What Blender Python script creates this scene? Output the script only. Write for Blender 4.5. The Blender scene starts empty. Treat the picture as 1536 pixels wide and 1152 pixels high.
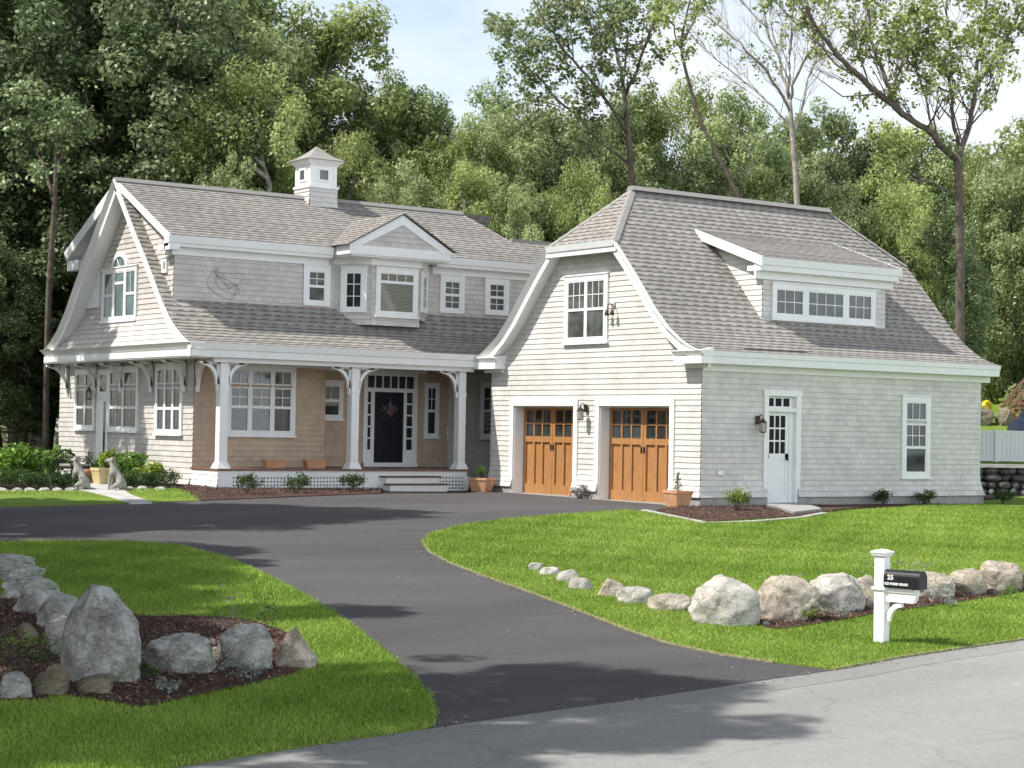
import bpy, bmesh, math, random
import numpy as np
from mathutils import Vector, Matrix, noise
G = {'street_edge':[[-3.84,-15.96],[-9.47,-16.47],[-10.78,-16.57],[-11.86,-16.68],[-12.99,-16.91],[-14.53,-17.09],[-15.84,-17.26],[-17.15,-17.38],[-18.36,-17.53],[-19.45,-17.66],[-20.58,-17.84],[-21.93,-18.1]],'drive':[[-12.99,-16.91],[-13.26,-16.3],[-13.43,-15.66],[-13.45,-14.81],[-13.23,-13.84],[-12.79,-12.38],[-12.33,-10.77],[-11.89,-9.05],[-11.42,-7.42],[-10.87,-5.99],[-10.15,-4.67],[-9.29,-3.58],[-7.95,-2.52],[-6.31,-1.66],[-4.28,-1.09],[-2.58,-0.67],[-1.91,-0.83],[-1.39,-0.59],[0.24,1.58],[0.91,3.15],[1.0,4.78],[1.24,6.55],[1.21,8.39],[0.21,8.27],[-1.63,6.61],[-4.46,5.97],[-7.05,4.47],[-8.39,4.06],[-10.11,3.66],[-11.67,3.39],[-13.05,3.37],[-14.33,3.43],[-15.79,3.58],[-17.8,-2.68],[-16.58,-2.71],[-15.75,-2.78],[-14.63,-3.26],[-14.19,-4.02],[-14.26,-5.74],[-14.68,-7.79],[-15.25,-9.92],[-15.88,-12.0],[-16.63,-14.09],[-17.16,-15.44],[-17.57,-16.37],[-17.9,-16.99],[-18.19,-17.4],[-18.36,-17.53],[-17.15,-17.38],[-15.84,-17.26],[-14.53,-17.09]],'left_lawn':[[-17.8,-2.68],[-16.58,-2.71],[-15.75,-2.78],[-14.63,-3.26],[-14.19,-4.02],[-14.26,-5.74],[-14.68,-7.79],[-15.25,-9.92],[-15.88,-12.0],[-16.63,-14.09],[-17.16,-15.44],[-17.57,-16.37],[-17.9,-16.99],[-18.19,-17.4],[-18.36,-17.53],[-19.45,-17.66],[-20.58,-17.84],[-21.93,-18.1],[-22.79,-18.18]],'right_lawn':[[-3.84,-15.96],[-9.47,-16.47],[-10.78,-16.57],[-11.86,-16.68],[-12.99,-16.91],[-13.26,-16.3],[-13.43,-15.66],[-13.45,-14.81],[-13.23,-13.84],[-12.79,-12.38],[-12.33,-10.77],[-11.89,-9.05],[-11.42,-7.42],[-10.87,-5.99],[-10.15,-4.67],[-9.29,-3.58],[-7.95,-2.52],[-6.31,-1.66],[-4.28,-1.09],[-2.58,-0.67],[-2.39,-1.08],[-2.92,-3.53],[-0.29,-3.37],[1.73,-2.5],[4.59,-1.54],[8.48,0.11],[15.02,3.5],[26.99,3.69]],'upper_lawn':[[-15.79,3.58],[-14.33,3.43],[-13.05,3.37],[-11.97,3.46],[-10.11,3.66],[-9.3,5.64],[-8.71,7.82],[-9.73,7.76],[-11.15,6.95],[-12.84,7.52],[-14.35,8.03]],'far_left_lawn':[[-12.22,14.62],[-8.63,18.96],[-5.93,22.98],[-1.4,33.31],[-1.93,37.2],[-5.15,36.49]],'front_bed':[[-10.11,3.66],[-8.39,4.06],[-7.05,4.47],[-4.46,5.97],[-2.74,8.62],[-7.65,7.97],[-6.94,10.61],[-8.71,7.82]],'garage_bed':[[-1.91,-0.83],[-2.72,-3.3],[-0.05,-3.12],[1.09,-2.65],[3.65,0.02],[2.27,0.32],[0.14,0.11],[-1.1,-0.26]],'garage_bed_edge':[[-2.22,-0.76],[-3.23,-3.85],[-0.53,-3.61],[1.01,-2.82],[1.39,-2.35],[0.08,-2.99],[-2.72,-3.3],[-1.66,-0.52]],'garage_edge':[[-2.32,-0.91],[-2.63,-1.99],[-3.03,-3.62],[-1.94,-3.78],[-0.41,-3.5],[0.99,-2.8]],'side_bed':[[-0.05,-3.12],[1.23,-2.51],[4.01,-1.08],[6.34,-0.55],[10.17,0.92],[12.82,2.96],[13.49,3.76],[3.52,0.75]],'left_bed':[[-18.56,-9.01],[-18.01,-10.85],[-17.28,-11.05],[-16.88,-11.68],[-17.02,-12.88],[-17.65,-14.38],[-18.16,-14.87],[-18.83,-15.21],[-19.5,-15.49],[-20.14,-15.79],[-20.25,-15.4],[-20.52,-14.93],[-20.76,-15.08],[-21.35,-14.78],[-19.18,-8.45]],'right_bed':[[-11.14,-13.71],[-11.77,-14.61],[-11.24,-14.62],[-9.88,-14.28],[-9.15,-14.15],[-8.29,-14.04],[-7.15,-13.85],[-6.01,-13.65],[-4.26,-13.47],[-2.45,-12.09],[-4.41,-12.34],[-7.01,-12.9],[-8.73,-13.17]],'walk':[[-9.74,10.71],[-9.13,10.67],[-10.89,5.29],[-11.32,3.29],[-11.79,3.26],[-11.51,5.07],[-11.3,7.01]],'slab':[[1.49,-0.51],[3.61,0.74],[1.34,-2.34],[0.07,-2.81]],'rocks':[[-10.78,-8.71,-0.59,0.23,0.13,0],[-10.9,-9.22,-0.61,0.32,0.13,0],[-11.13,-9.94,-0.65,0.33,0.18,0],[-11.48,-10.69,-0.68,0.34,0.17,0],[-11.52,-11.39,-0.71,0.37,0.24,1],[-11.63,-12.03,-0.74,0.51,0.22,0],[-11.66,-12.73,-0.77,0.55,0.22,1],[-11.8,-13.92,-0.82,0.88,0.59,0],[-10.86,-14.0,-0.81,0.81,0.55,1],[-9.74,-13.73,-0.78,0.79,0.5,0],[-9.22,-13.77,-0.77,0.51,0.44,1],[-8.44,-13.5,-0.74,0.44,0.31,1],[-7.58,-13.34,-0.72,0.7,0.36,1],[-6.93,-13.42,-0.71,0.56,0.38,1],[-6.15,-13.33,-0.69,0.63,0.44,1],[-11.55,-14.37,-0.83,0.13,0.08,2],[-9.39,-13.27,-0.75,0.14,0.12,1],[-6.67,-13.64,-0.7,0.2,0.11,2],[-19.87,-14.46,-0.95,0.75,0.91,3],[-19.07,-14.29,-0.93,0.7,0.4,4],[-18.38,-14.36,-0.92,0.54,0.45,4],[-17.94,-14.53,-0.92,0.41,0.41,5],[-20.21,-14.95,-0.96,0.35,0.19,6],[-20.57,-14.87,-0.97,0.35,0.29,6],[-20.9,-14.88,-0.97,0.3,0.25,4],[-18.99,-11.18,-0.8,0.58,0.39,4],[-18.79,-10.07,-0.75,0.64,0.33,4],[-19.66,-12.85,-0.88,0.38,0.42,4],[-18.24,-8.35,-0.68,0.75,0.21,4],[-17.98,-7.16,-0.63,0.69,0.22,4],[-17.66,-6.06,-0.58,0.75,0.23,4],[-19.63,-11.84,-0.83,0.22,0.19,6],[-18.12,-13.02,-0.86,0.14,0.1,4],[-18.35,-13.34,-0.87,0.09,0.09,4],[-18.5,-13.92,-0.9,0.17,0.17,5],[-17.68,-13.52,-0.87,0.1,0.11,5],[-18.72,-8.87,-0.7,0.24,0.14,4],[-18.18,-13.41,-0.88,0.11,0.11,4],[-18.6,-10.64,-0.77,0.37,0.16,4]],'misc':[[-11.17,-15.85,-0.88],[-0.47,7.82,-0.09],[-1.38,-0.77,-0.17],[-0.08,4.37,-0.12],[-8.52,4.47,-0.05],[-6.99,5.1,-0.04],[-5.07,5.91,-0.06],[-0.23,-1.74,-0.18],[5.22,0.77,-0.15],[6.68,0.46,-0.15],[9.45,0.67,-0.15],[-9.62,13.52,-0.0],[-8.83,11.1,-0.0],[-8.67,9.31,-0.0],[-11.22,7.22,-0.0],[-10.59,6.78,-0.0],[-9.35,10.24,-0.0],[-9.36,11.13,-0.0],[-9.17,12.52,-0.0]],'hedge':[[-12.66,7.68,-0.01],[-12.37,7.6,-0.01],[-12.09,7.5,-0.01],[-11.8,7.41,-0.01],[-11.51,7.31,-0.0],[-11.22,7.22,-0.0],[-9.85,7.77,-0.0],[-9.52,7.73,-0.0],[-9.16,7.75,-0.0],[-8.78,7.8,-0.01]],'edgestones':[[-12.86,7.29,-0.03],[-12.58,7.19,-0.02],[-12.33,7.1,-0.02],[-12.07,7.02,-0.02],[-11.81,6.93,-0.02],[-11.55,6.85,-0.02],[-10.18,7.02,-0.0],[-9.69,7.36,-0.0],[-9.41,7.06,-0.01]],'bedplants':[[-11.01,-14.07,-0.8],[-10.67,-13.92,-0.79],[-10.8,-14.34,-0.81],[-10.33,-14.36,-0.81],[-8.32,-13.38,-0.73],[-8.71,-14.11,-0.76],[-8.11,-14.0,-0.74],[-8.15,-14.19,-0.75],[-6.77,-13.97,-0.71],[-9.09,-13.69,-0.76],[-18.87,-14.61,-0.93],[-18.57,-14.36,-0.91],[-18.86,-14.3,-0.92],[-18.73,-15.08,-0.94],[-19.68,-15.33,-0.97],[-19.6,-14.65,-0.94],[-20.05,-13.26,-0.89],[-20.34,-13.51,-0.91],[-20.03,-12.6,-0.86],[-17.38,-12.87,-0.84],[-16.92,-11.77,-0.79],[-19.17,-14.08,-0.91],[-18.94,-14.19,-0.91]],'sk':{'maple_right':{'base':[13.44,4.48,3.27],'limbs':[[[13.47,4.46,0.67,0.148],[13.44,4.48,3.27,0.141],[13.42,4.5,5.32,0.126],[13.4,4.51,7.37,0.119],[13.34,4.56,9.42,0.119]],[[13.34,4.56,9.23,0.104],[12.39,4.62,9.79,0.096],[11.26,4.81,10.43,0.08],[9.99,5.1,11.23,0.072],[9.18,5.31,11.88,0.057],[8.51,5.54,12.82,0.043],[8.21,5.76,13.71,0.029]],[[11.26,4.81,10.43,0.058],[11.39,5.58,11.56,0.052],[11.72,6.33,12.66,0.045],[11.95,6.78,13.91,0.038],[11.9,6.81,15.06,0.03]],[[13.34,4.56,9.23,0.089],[13.79,4.6,10.22,0.075],[14.17,4.7,11.22,0.06],[14.59,4.89,12.44,0.053],[14.71,4.81,13.59,0.038],[14.72,4.8,15.12,0.03]],[[13.38,4.53,9.42,0.067],[13.99,5.32,10.52,0.053],[14.27,5.73,11.76,0.046],[14.65,6.08,13.02,0.039],[14.57,6.13,14.19,0.031],[14.48,6.2,15.35,0.023]],[[14.17,4.7,11.22,0.045],[15.06,4.8,12.3,0.038],[16.08,5.06,13.25,0.031],[16.4,4.83,14.03,0.023]],[[11.09,6.16,11.52,0.037],[10.63,6.49,11.79,0.03],[10.09,6.87,12.53,0.022],[9.82,7.07,13.64,0.015]],[[13.14,4.7,11.1,0.037],[12.68,5.03,11.37,0.03],[12.3,5.3,11.83,0.022],[11.99,5.52,12.57,0.015]],[[13.4,4.52,8.11,0.037],[12.79,4.95,8.56,0.03],[12.18,5.38,8.64,0.022]],[[12.77,4.96,9.87,0.037],[12.61,5.08,10.9,0.03],[12.37,5.25,11.83,0.022],[12.26,5.33,12.57,0.015]]]},'bare_tree':{'base':[12.56,10.03,3.32],'limbs':[[[12.59,10.0,3.32,0.104],[12.55,10.03,6.53,0.096],[12.49,10.07,8.73,0.088],[12.4,10.14,10.14,0.08],[12.28,10.22,11.55,0.072]],[[12.28,10.22,11.55,0.056],[12.27,10.23,12.96,0.048],[12.35,10.17,14.17,0.04],[12.33,10.19,15.79,0.032]],[[12.28,10.22,11.55,0.048],[12.32,10.69,12.73,0.04],[12.25,11.23,13.93,0.032],[12.17,11.53,15.4,0.024]],[[12.35,10.17,11.14,0.048],[11.54,10.14,12.05,0.04],[10.54,10.24,12.83,0.031],[9.97,10.64,13.41,0.024],[9.48,10.99,13.9,0.016]],[[12.28,10.22,11.55,0.048],[12.18,9.68,12.46,0.04],[12.17,9.07,12.96,0.031],[12.45,8.87,13.76,0.024],[12.52,8.82,14.76,0.016]],[[12.36,10.17,10.74,0.04],[12.07,10.99,11.62,0.032],[11.83,11.77,12.32,0.024],[11.15,12.25,12.92,0.016],[10.73,12.56,13.52,0.016]],[[12.39,10.14,10.34,0.04],[12.98,10.34,11.64,0.032],[13.49,10.59,12.56,0.024],[13.86,10.32,13.18,0.016]],[[11.7,10.64,13.75,0.024],[11.2,10.99,14.35,0.016],[10.87,11.23,14.74,0.016]],[[12.27,10.23,12.15,0.024],[11.95,10.46,13.15,0.016],[11.86,10.52,14.16,0.016]]]},'leaning_tree':{'base':[13.71,11.66,3.38],'limbs':[[[13.71,11.66,3.38,0.083],[13.34,11.92,6.28,0.075],[12.47,12.55,8.75,0.066],[11.86,12.98,10.2,0.066],[11.42,13.29,11.23,0.058],[11.06,13.55,12.68,0.05],[10.92,13.65,13.51,0.041],[11.01,13.59,14.35,0.033],[11.2,13.45,15.4,0.025]],[[10.95,13.62,13.31,0.033],[11.03,14.18,14.25,0.025],[11.0,14.82,14.99,0.025],[10.9,14.89,15.83,0.017]],[[10.98,13.6,13.72,0.033],[11.29,13.38,14.57,0.025],[11.53,13.21,15.62,0.017]]]},'open_oak':{'base':[11.28,15.85,3.36],'limbs':[[[11.07,16.0,3.36,0.12],[11.06,16.01,6.79,0.111],[10.99,16.06,9.37,0.103],[10.86,16.15,11.09,0.086],[10.71,16.25,12.6,0.077]],[[10.71,16.25,12.6,0.06],[11.15,17.17,13.88,0.052],[11.09,17.83,14.97,0.044],[11.11,18.43,16.3,0.035]],[[10.77,16.21,12.38,0.06],[10.82,15.56,13.37,0.051],[10.75,14.99,14.13,0.042],[11.0,14.82,14.99,0.034],[11.16,14.7,15.84,0.025]],[[10.86,16.15,11.09,0.06],[9.49,15.9,12.19,0.051],[8.48,16.0,13.14,0.042],[7.49,16.09,14.07,0.033],[7.14,16.34,14.89,0.025]],[[10.92,16.1,10.02,0.051],[10.56,17.59,11.23,0.044],[9.77,18.76,12.61,0.035],[8.97,19.95,14.02,0.027],[8.68,20.15,14.91,0.018]],[[10.71,16.25,12.6,0.043],[11.41,16.98,14.1,0.035],[12.21,17.64,15.43,0.027],[12.15,17.68,16.55,0.018]],[[9.39,17.19,13.43,0.034],[9.2,17.33,14.29,0.026],[9.36,17.21,15.16,0.017]]]},'left_trunk':{'base':[-6.49,21.14,0.17],'limbs':[[[-6.49,21.14,0.36,0.1],[-6.51,21.16,2.86,0.093],[-6.5,21.15,5.37,0.093],[-6.42,21.09,7.89,0.077],[-6.4,21.07,9.83,0.062]],[[-6.42,21.09,7.89,0.062],[-6.6,21.84,9.12,0.047],[-6.92,22.67,9.97,0.039]],[[-6.41,21.08,8.86,0.062],[-6.13,20.27,9.76,0.046],[-5.96,19.53,10.46,0.038]]]},'clumps':{'maple_right':[[10.89,5.82,12.55,0.26],[10.73,4.81,12.26,0.3],[11.35,5.09,12.89,0.33],[12.32,5.18,13.2,0.37],[13.12,5.22,12.68,0.3],[13.98,5.45,13.18,0.41],[14.06,4.68,13.23,0.41],[14.24,4.25,13.37,0.45],[15.32,4.49,13.35,0.37],[14.85,4.87,12.23,0.3],[14.06,3.66,12.27,0.3],[13.03,6.38,11.9,0.26],[10.95,4.92,10.86,0.24],[11.2,5.84,10.92,0.22],[11.13,6.16,10.82,0.19],[10.77,6.7,13.19,0.26],[11.41,6.6,12.38,0.19],[12.53,6.94,13.56,0.22],[11.9,6.91,12.28,0.22],[11.01,6.47,12.5,0.19],[12.93,6.07,12.47,0.22],[11.77,4.07,11.26,0.26],[12.47,3.66,11.31,0.22],[13.06,3.47,10.75,0.19],[14.97,4.77,11.36,0.22],[13.41,2.83,11.39,0.26],[15.67,4.3,13.68,0.37],[14.29,5.71,12.14,0.26],[13.7,4.67,12.57,0.26],[9.87,6.69,13.65,0.22],[11.71,4.04,13.46,0.37],[14.63,5.33,14.19,0.37],[11.96,5.4,13.69,0.3],[14.48,4.1,13.97,0.37],[12.84,6.53,11.57,0.22],[12.96,5.64,11.41,0.19],[13.18,6.43,11.0,0.17],[13.6,2.57,9.76,0.3],[13.36,2.78,9.48,0.26],[13.71,2.67,9.04,0.33],[14.74,4.22,9.53,0.19]],'bare_tree':[[11.68,11.53,12.93,0.16],[11.15,11.68,13.24,0.16],[11.47,10.64,12.67,0.16],[11.61,10.2,12.51,0.18],[11.87,10.87,12.83,0.16],[11.2,12.0,13.53,0.14],[11.77,11.45,13.06,0.18],[12.22,11.38,12.58,0.16],[12.33,9.95,13.8,0.12],[9.9,11.26,14.3,0.18],[10.23,11.45,13.8,0.14],[12.72,9.31,14.15,0.12],[11.96,10.27,13.23,0.12]],'leaning_tree':[[10.88,13.78,13.84,0.29],[11.74,14.31,13.97,0.29],[11.06,14.68,14.6,0.33],[10.6,13.31,14.38,0.37],[11.71,14.17,15.03,0.37],[10.32,13.77,14.95,0.41],[12.36,14.17,15.42,0.33],[11.94,14.55,13.71,0.25],[10.75,13.52,13.04,0.21],[9.83,13.4,14.36,0.33]],'open_oak':[[7.95,18.82,14.71,0.3],[7.09,18.25,14.31,0.26],[7.98,18.52,14.43,0.34],[7.48,16.88,14.33,0.43],[9.51,18.67,15.17,0.43],[8.38,18.2,13.78,0.34],[7.14,17.59,13.14,0.3],[7.55,18.6,13.69,0.26],[7.64,18.85,12.91,0.26],[8.77,18.97,13.25,0.43],[8.42,17.34,13.47,0.43],[9.55,18.25,13.17,0.43],[9.03,19.01,12.48,0.47],[8.07,16.32,11.78,0.47],[7.08,17.19,11.98,0.39],[9.29,17.36,14.16,0.34],[10.03,17.75,14.92,0.34],[9.1,16.02,14.82,0.39],[9.97,18.53,15.38,0.34],[9.81,16.9,13.98,0.26],[9.77,16.38,14.05,0.3],[10.2,16.1,14.21,0.3],[9.42,15.79,13.06,0.3],[9.72,16.52,12.46,0.34],[9.26,16.82,12.16,0.39],[9.22,16.87,11.36,0.43],[8.66,17.46,11.41,0.47],[8.52,18.56,11.35,0.47],[10.51,16.25,14.68,0.34],[11.27,16.57,14.45,0.26],[10.99,15.78,13.88,0.26],[10.81,15.72,13.28,0.26],[10.26,15.7,13.03,0.26],[11.71,16.7,15.08,0.3],[12.07,16.36,15.09,0.3],[10.48,16.65,15.17,0.39],[9.75,15.11,15.04,0.39],[10.38,14.81,12.82,0.26],[11.61,17.01,12.92,0.26],[11.02,17.29,12.69,0.3],[10.36,17.15,11.72,0.34],[10.86,16.44,11.66,0.3],[10.08,17.68,15.8,0.43],[8.14,16.64,15.15,0.39],[10.63,14.7,12.26,0.17],[12.16,16.43,14.32,0.21],[9.26,16.36,10.82,0.43],[8.91,17.14,10.51,0.47],[8.09,17.57,10.35,0.47]],'left_trunk':[[-6.41,21.09,9.93,0.77],[-6.43,22.01,9.57,0.69],[-7.06,22.49,9.88,0.66],[-5.93,20.68,10.02,0.69],[-5.95,19.46,10.36,0.66],[-5.95,22.29,10.96,0.77],[-6.58,22.01,11.12,0.69],[-7.33,20.63,8.4,0.5],[-6.29,20.01,8.61,0.46]]}},'forest':[[-6.0,30.61,21.29,4.31,0,-70],[-4.93,27.4,20.26,3.2,3,30],[-3.01,26.03,18.78,3.9,3,140],[-2.29,23.06,16.56,3.5,3,230],[2.11,27.29,17.47,3.41,0,330],[-0.66,36.63,21.12,4.87,3,60],[2.81,36.62,20.96,4.34,1,190],[5.11,34.98,19.45,4.01,2,300],[-0.83,19.56,12.5,2.47,4,372],[6.28,26.78,16.8,3.06,1,500],[9.51,29.39,15.79,2.11,5,560],[5.9,29.5,16.55,2.68,2,430],[9.06,27.25,14.3,2.37,3,590],[9.16,24.73,13.64,1.99,0,650],[9.0,22.39,12.21,1.63,4,700],[17.34,33.63,16.16,1.99,2,722],[3.95,18.62,10.33,1.75,5,600],[4.91,16.71,9.8,1.45,1,690],[3.61,21.31,11.14,1.67,4,520],[-2.57,18.35,9.91,1.25,5,320],[2.22,22.3,10.68,1.53,0,440],[10.39,21.39,12.81,1.93,2,775],[12.61,22.27,12.95,2.14,3,830],[15.19,22.88,13.58,2.21,0,900],[17.75,23.52,14.72,2.11,1,965],[20.18,24.24,15.43,2.17,4,1020],[20.29,21.7,14.65,2.11,2,1090],[22.9,22.3,14.27,2.0,5,1150],[25.68,22.78,14.85,2.23,0,1215],[26.86,21.94,14.16,2.06,3,1270],[28.15,21.02,14.26,2.23,1,1330],[29.44,20.1,13.95,2.06,2,1390],[30.73,19.18,13.31,2.06,4,1450],[30.43,16.94,13.41,2.0,5,1510],[30.06,14.74,13.48,2.27,0,1570],[7.32,16.22,9.78,1.48,5,800],[8.5,15.37,10.01,1.48,4,870],[11.98,15.35,10.79,1.67,3,1000],[13.03,14.6,10.6,1.67,2,1060],[15.62,15.21,10.6,1.58,1,1130],[17.42,13.92,10.41,1.73,0,1230],[17.04,11.74,9.83,1.67,5,1290],[18.09,11.0,9.74,1.67,4,1350],[19.13,10.25,9.44,1.53,3,1410],[34.75,21.22,12.57,2.35,1,1490],[34.5,18.95,12.86,2.47,2,1550],[5.49,15.06,8.98,1.17,0,760],[7.1,18.82,9.93,1.39,5,720],[-4.02,31.66,9.04,2.52,3,0],[-5.97,28.14,10.71,3.06,3,-30],[-3.48,28.82,11.06,2.3,3,70],[-3.36,26.28,7.97,1.53,3,120],[-5.66,25.46,5.85,1.48,3,30],[-7.53,24.34,7.48,1.56,3,-40]],'far':{'fence':[[21.23,11.21,0.69],[24.47,8.9,0.81],[22.84,10.07,1.77]],'wallp':[[14.7,4.99,-0.15],[19.72,4.75,-0.15]],'stair':[25.95,12.77,2.61],'van':[24.04,11.05,1.78],'toy':[26.81,14.6,2.75],'house':[[55.45,39.63,6.61],[59.38,36.83,11.21]],'line':[[15.52,5.46,0.65],[15.53,5.45,-0.15]]},'cam':{'loc':[-26.8855,-30.6316,1.486],'M':[[0.814031,-0.580541,0.018036],[0.028777,0.009298,-0.999543],[0.580108,0.814178,0.024275]]},'F':[0.580279,0.814418,0.0],'Rt':[0.814418,-0.580279,0.0]}
C = bpy.context.scene.collection
R = math.radians
CAM = Vector(G['cam']['loc']); FW = Vector(G['F']); RT = Vector(G['Rt'])
# ---------------------------------------------------------------- terrain height (additive, piecewise linear)
TK = [(-50, -3.57), (37, -.09), (38, -.055), (39, -.025), (40, 0), (400, 0)]
LK = [(-8, 0), (4, -.15), (400, -.15)]
def pl(k, x):
    if x <= k[0][0]: return k[0][1]
    for (a, fa), (b, fb) in zip(k, k[1:]):
        if x <= b: return fa + (fb-fa)*(x-a)/(b-a)
    return k[-1][1]
def tl(x, y):
    dx, dy = x-CAM.x, y-CAM.y
    return dx*FW.x+dy*FW.y, dx*RT.x+dy*RT.y
def H(x, y):
    t, l = tl(x, y); return pl(TK, t) + pl(LK, l)
def TL(t, l):
    return (CAM.x+FW.x*t+RT.x*l, CAM.y+FW.y*t+RT.y*l)
# ---------------------------------------------------------------- materials
def newmat(name):
    m = bpy.data.materials.new(name); m.use_nodes = True
    nt = m.node_tree; b = nt.nodes['Principled BSDF']; return m, nt, b
def lk(nt, a, b): nt.links.new(a, b)
def tex(nt, kind='ShaderNodeTexNoise', coord='Object', scale=5., detail=4., rough=.6, mscale=None):
    tc = nt.nodes.new('ShaderNodeTexCoord'); n = nt.nodes.new(kind)
    if mscale:
        mp = nt.nodes.new('ShaderNodeMapping'); mp.inputs['Scale'].default_value = mscale
        lk(nt, tc.outputs[coord], mp.inputs[0]); lk(nt, mp.outputs[0], n.inputs['Vector'])
    else: lk(nt, tc.outputs[coord], n.inputs['Vector'])
    n.inputs['Scale'].default_value = scale
    if 'Detail' in n.inputs: n.inputs['Detail'].default_value = detail
    if 'Roughness' in n.inputs and kind == 'ShaderNodeTexNoise': n.inputs['Roughness'].default_value = rough
    return n
def ramp(nt, src, stops):
    r = nt.nodes.new('ShaderNodeValToRGB'); e = r.color_ramp.elements
    while len(e) < len(stops): e.new(.5)
    for x, (p, c) in zip(e, stops):
        x.position = p; x.color = (*c, 1) if len(c) == 3 else c
    lk(nt, src, r.inputs[0]); return r
def mixc(nt, a, b, fac=None, mode='MIX', f=.5):
    m = nt.nodes.new('ShaderNodeMix'); m.data_type = 'RGBA'; m.blend_type = mode
    m.inputs[0].default_value = f
    if fac is not None: lk(nt, fac, m.inputs[0])
    for s, i in ((a, 6), (b, 7)):
        if isinstance(s, tuple): m.inputs[i].default_value = (*s, 1)
        else: lk(nt, s, m.inputs[i])
    return m.outputs[2]
def bump(nt, b, src, strength=.3, dist=.02):
    n = nt.nodes.new('ShaderNodeBump'); n.inputs['Strength'].default_value = strength; n.inputs['Distance'].default_value = dist
    lk(nt, src, n.inputs['Height']); lk(nt, n.outputs[0], b.inputs['Normal'])
def simple(name, c, rough=.6, var=.12, scale=8., bmp=0., metal=0., spec=.4, det=4):
    m, nt, b = newmat(name)
    n = tex(nt, scale=scale, detail=det)
    lo = tuple(max(0, v*(1-var)) for v in c); hi = tuple(min(1, v*(1+var)) for v in c)
    r = ramp(nt, n.outputs['Fac'], [(.3, lo), (.7, hi)])
    lk(nt, r.outputs[0], b.inputs['Base Color'])
    b.inputs['Roughness'].default_value = rough; b.inputs['Metallic'].default_value = metal
    b.inputs['Specular IOR Level'].default_value = spec
    if bmp: bump(nt, b, n.outputs['Fac'], bmp, .01)
    return m
def siding_mat(name, c, var=.1):
    m, nt, b = newmat(name)
    br = tex(nt, 'ShaderNodeTexBrick', 'UV', 1.)
    br.inputs['Brick Width'].default_value = .16; br.inputs['Row Height'].default_value = .125
    br.inputs['Mortar Size'].default_value = .0025; br.inputs['Mortar Smooth'].default_value = .3
    br.offset = .43; br.squash = 1.3; br.squash_frequency = 3
    br.inputs['Color1'].default_value = (*[v*(1-var) for v in c], 1); br.inputs['Color2'].default_value = (*[v*(1+var) for v in c], 1)
    br.inputs['Mortar'].default_value = (*[v*.72 for v in c], 1)
    n = tex(nt, scale=1.3, detail=5); r = ramp(nt, n.outputs['Fac'], [(.3, (.86, .86, .86)), (.7, (1.06, 1.05, 1.03))])
    col = mixc(nt, br.outputs['Color'], r.outputs[0], mode='MULTIPLY', f=1.)
    n2 = tex(nt, scale=60, detail=3, mscale=(1, 1, .15)); r2 = ramp(nt, n2.outputs['Fac'], [(.3, (.9, .9, .9)), (.7, (1.05, 1.05, 1.05))])
    col = mixc(nt, col, r2.outputs[0], mode='MULTIPLY', f=1.)
    lk(nt, col, b.inputs['Base Color']); b.inputs['Roughness'].default_value = .75; b.inputs['Specular IOR Level'].default_value = .25
    return m
def roof_mat():
    m, nt, b = newmat('roof_shingle')
    br = tex(nt, 'ShaderNodeTexBrick', 'UV', 1.)
    br.inputs['Brick Width'].default_value = .22; br.inputs['Row Height'].default_value = .15
    br.inputs['Mortar Size'].default_value = .0; br.offset = .37; br.offset_frequency = 2; br.squash = 1.3; br.squash_frequency = 3
    br.inputs['Color1'].default_value = (.25, .236, .217, 1); br.inputs['Color2'].default_value = (.32, .305, .282, 1)
    # the printed dark band at the butt of each laminated tab
    tc = nt.nodes.new('ShaderNodeTexCoord'); sp = nt.nodes.new('ShaderNodeSeparateXYZ'); lk(nt, tc.outputs['UV'], sp.inputs[0])
    def mth(op, a, v=None, b_=None):
        q = nt.nodes.new('ShaderNodeMath'); q.operation = op; lk(nt, a, q.inputs[0])
        if b_ is not None: lk(nt, b_, q.inputs[1])
        elif v is not None: q.inputs[1].default_value = v
        return q.outputs[0]
    vr = mth('DIVIDE', sp.outputs['Y'], .15); fr = mth('FRACT', vr); row = mth('FLOOR', vr)
    wn = nt.nodes.new('ShaderNodeTexWhiteNoise'); wn.noise_dimensions = '1D'; lk(nt, row, wn.inputs['W'])
    un = mth('ADD', mth('DIVIDE', sp.outputs['X'], .31), None, wn.outputs['Value'])
    cell = mth('FLOOR', un); cb = nt.nodes.new('ShaderNodeCombineXYZ'); lk(nt, cell, cb.inputs[0]); lk(nt, row, cb.inputs[1])
    w2 = nt.nodes.new('ShaderNodeTexWhiteNoise'); w2.noise_dimensions = '2D'; lk(nt, cb.outputs[0], w2.inputs['Vector'])
    th = mth('ADD', mth('MULTIPLY', w2.outputs['Value'], .35), .35)
    dash = mth('LESS_THAN', mth('FRACT', un), None, th); band = mth('LESS_THAN', fr, .36)
    mm = mth('MULTIPLY', dash, None, band)
    col = mixc(nt, br.outputs['Color'], (.150, .141, .133), fac=mm)
    n = tex(nt, scale=90, detail=3); r = ramp(nt, n.outputs['Fac'], [(.35, (.84, .84, .84)), (.65, (1.16, 1.15, 1.13))])
    col = mixc(nt, col, r.outputs[0], mode='MULTIPLY', f=1.)
    n = tex(nt, scale=.6, detail=4); r = ramp(nt, n.outputs['Fac'], [(.3, (.9, .9, .92)), (.7, (1.08, 1.06, 1.04))])
    col = mixc(nt, col, r.outputs[0], mode='MULTIPLY', f=1.)
    lk(nt, col, b.inputs['Base Color']); b.inputs['Roughness'].default_value = .9; b.inputs['Specular IOR Level'].default_value = .2
    return m
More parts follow.
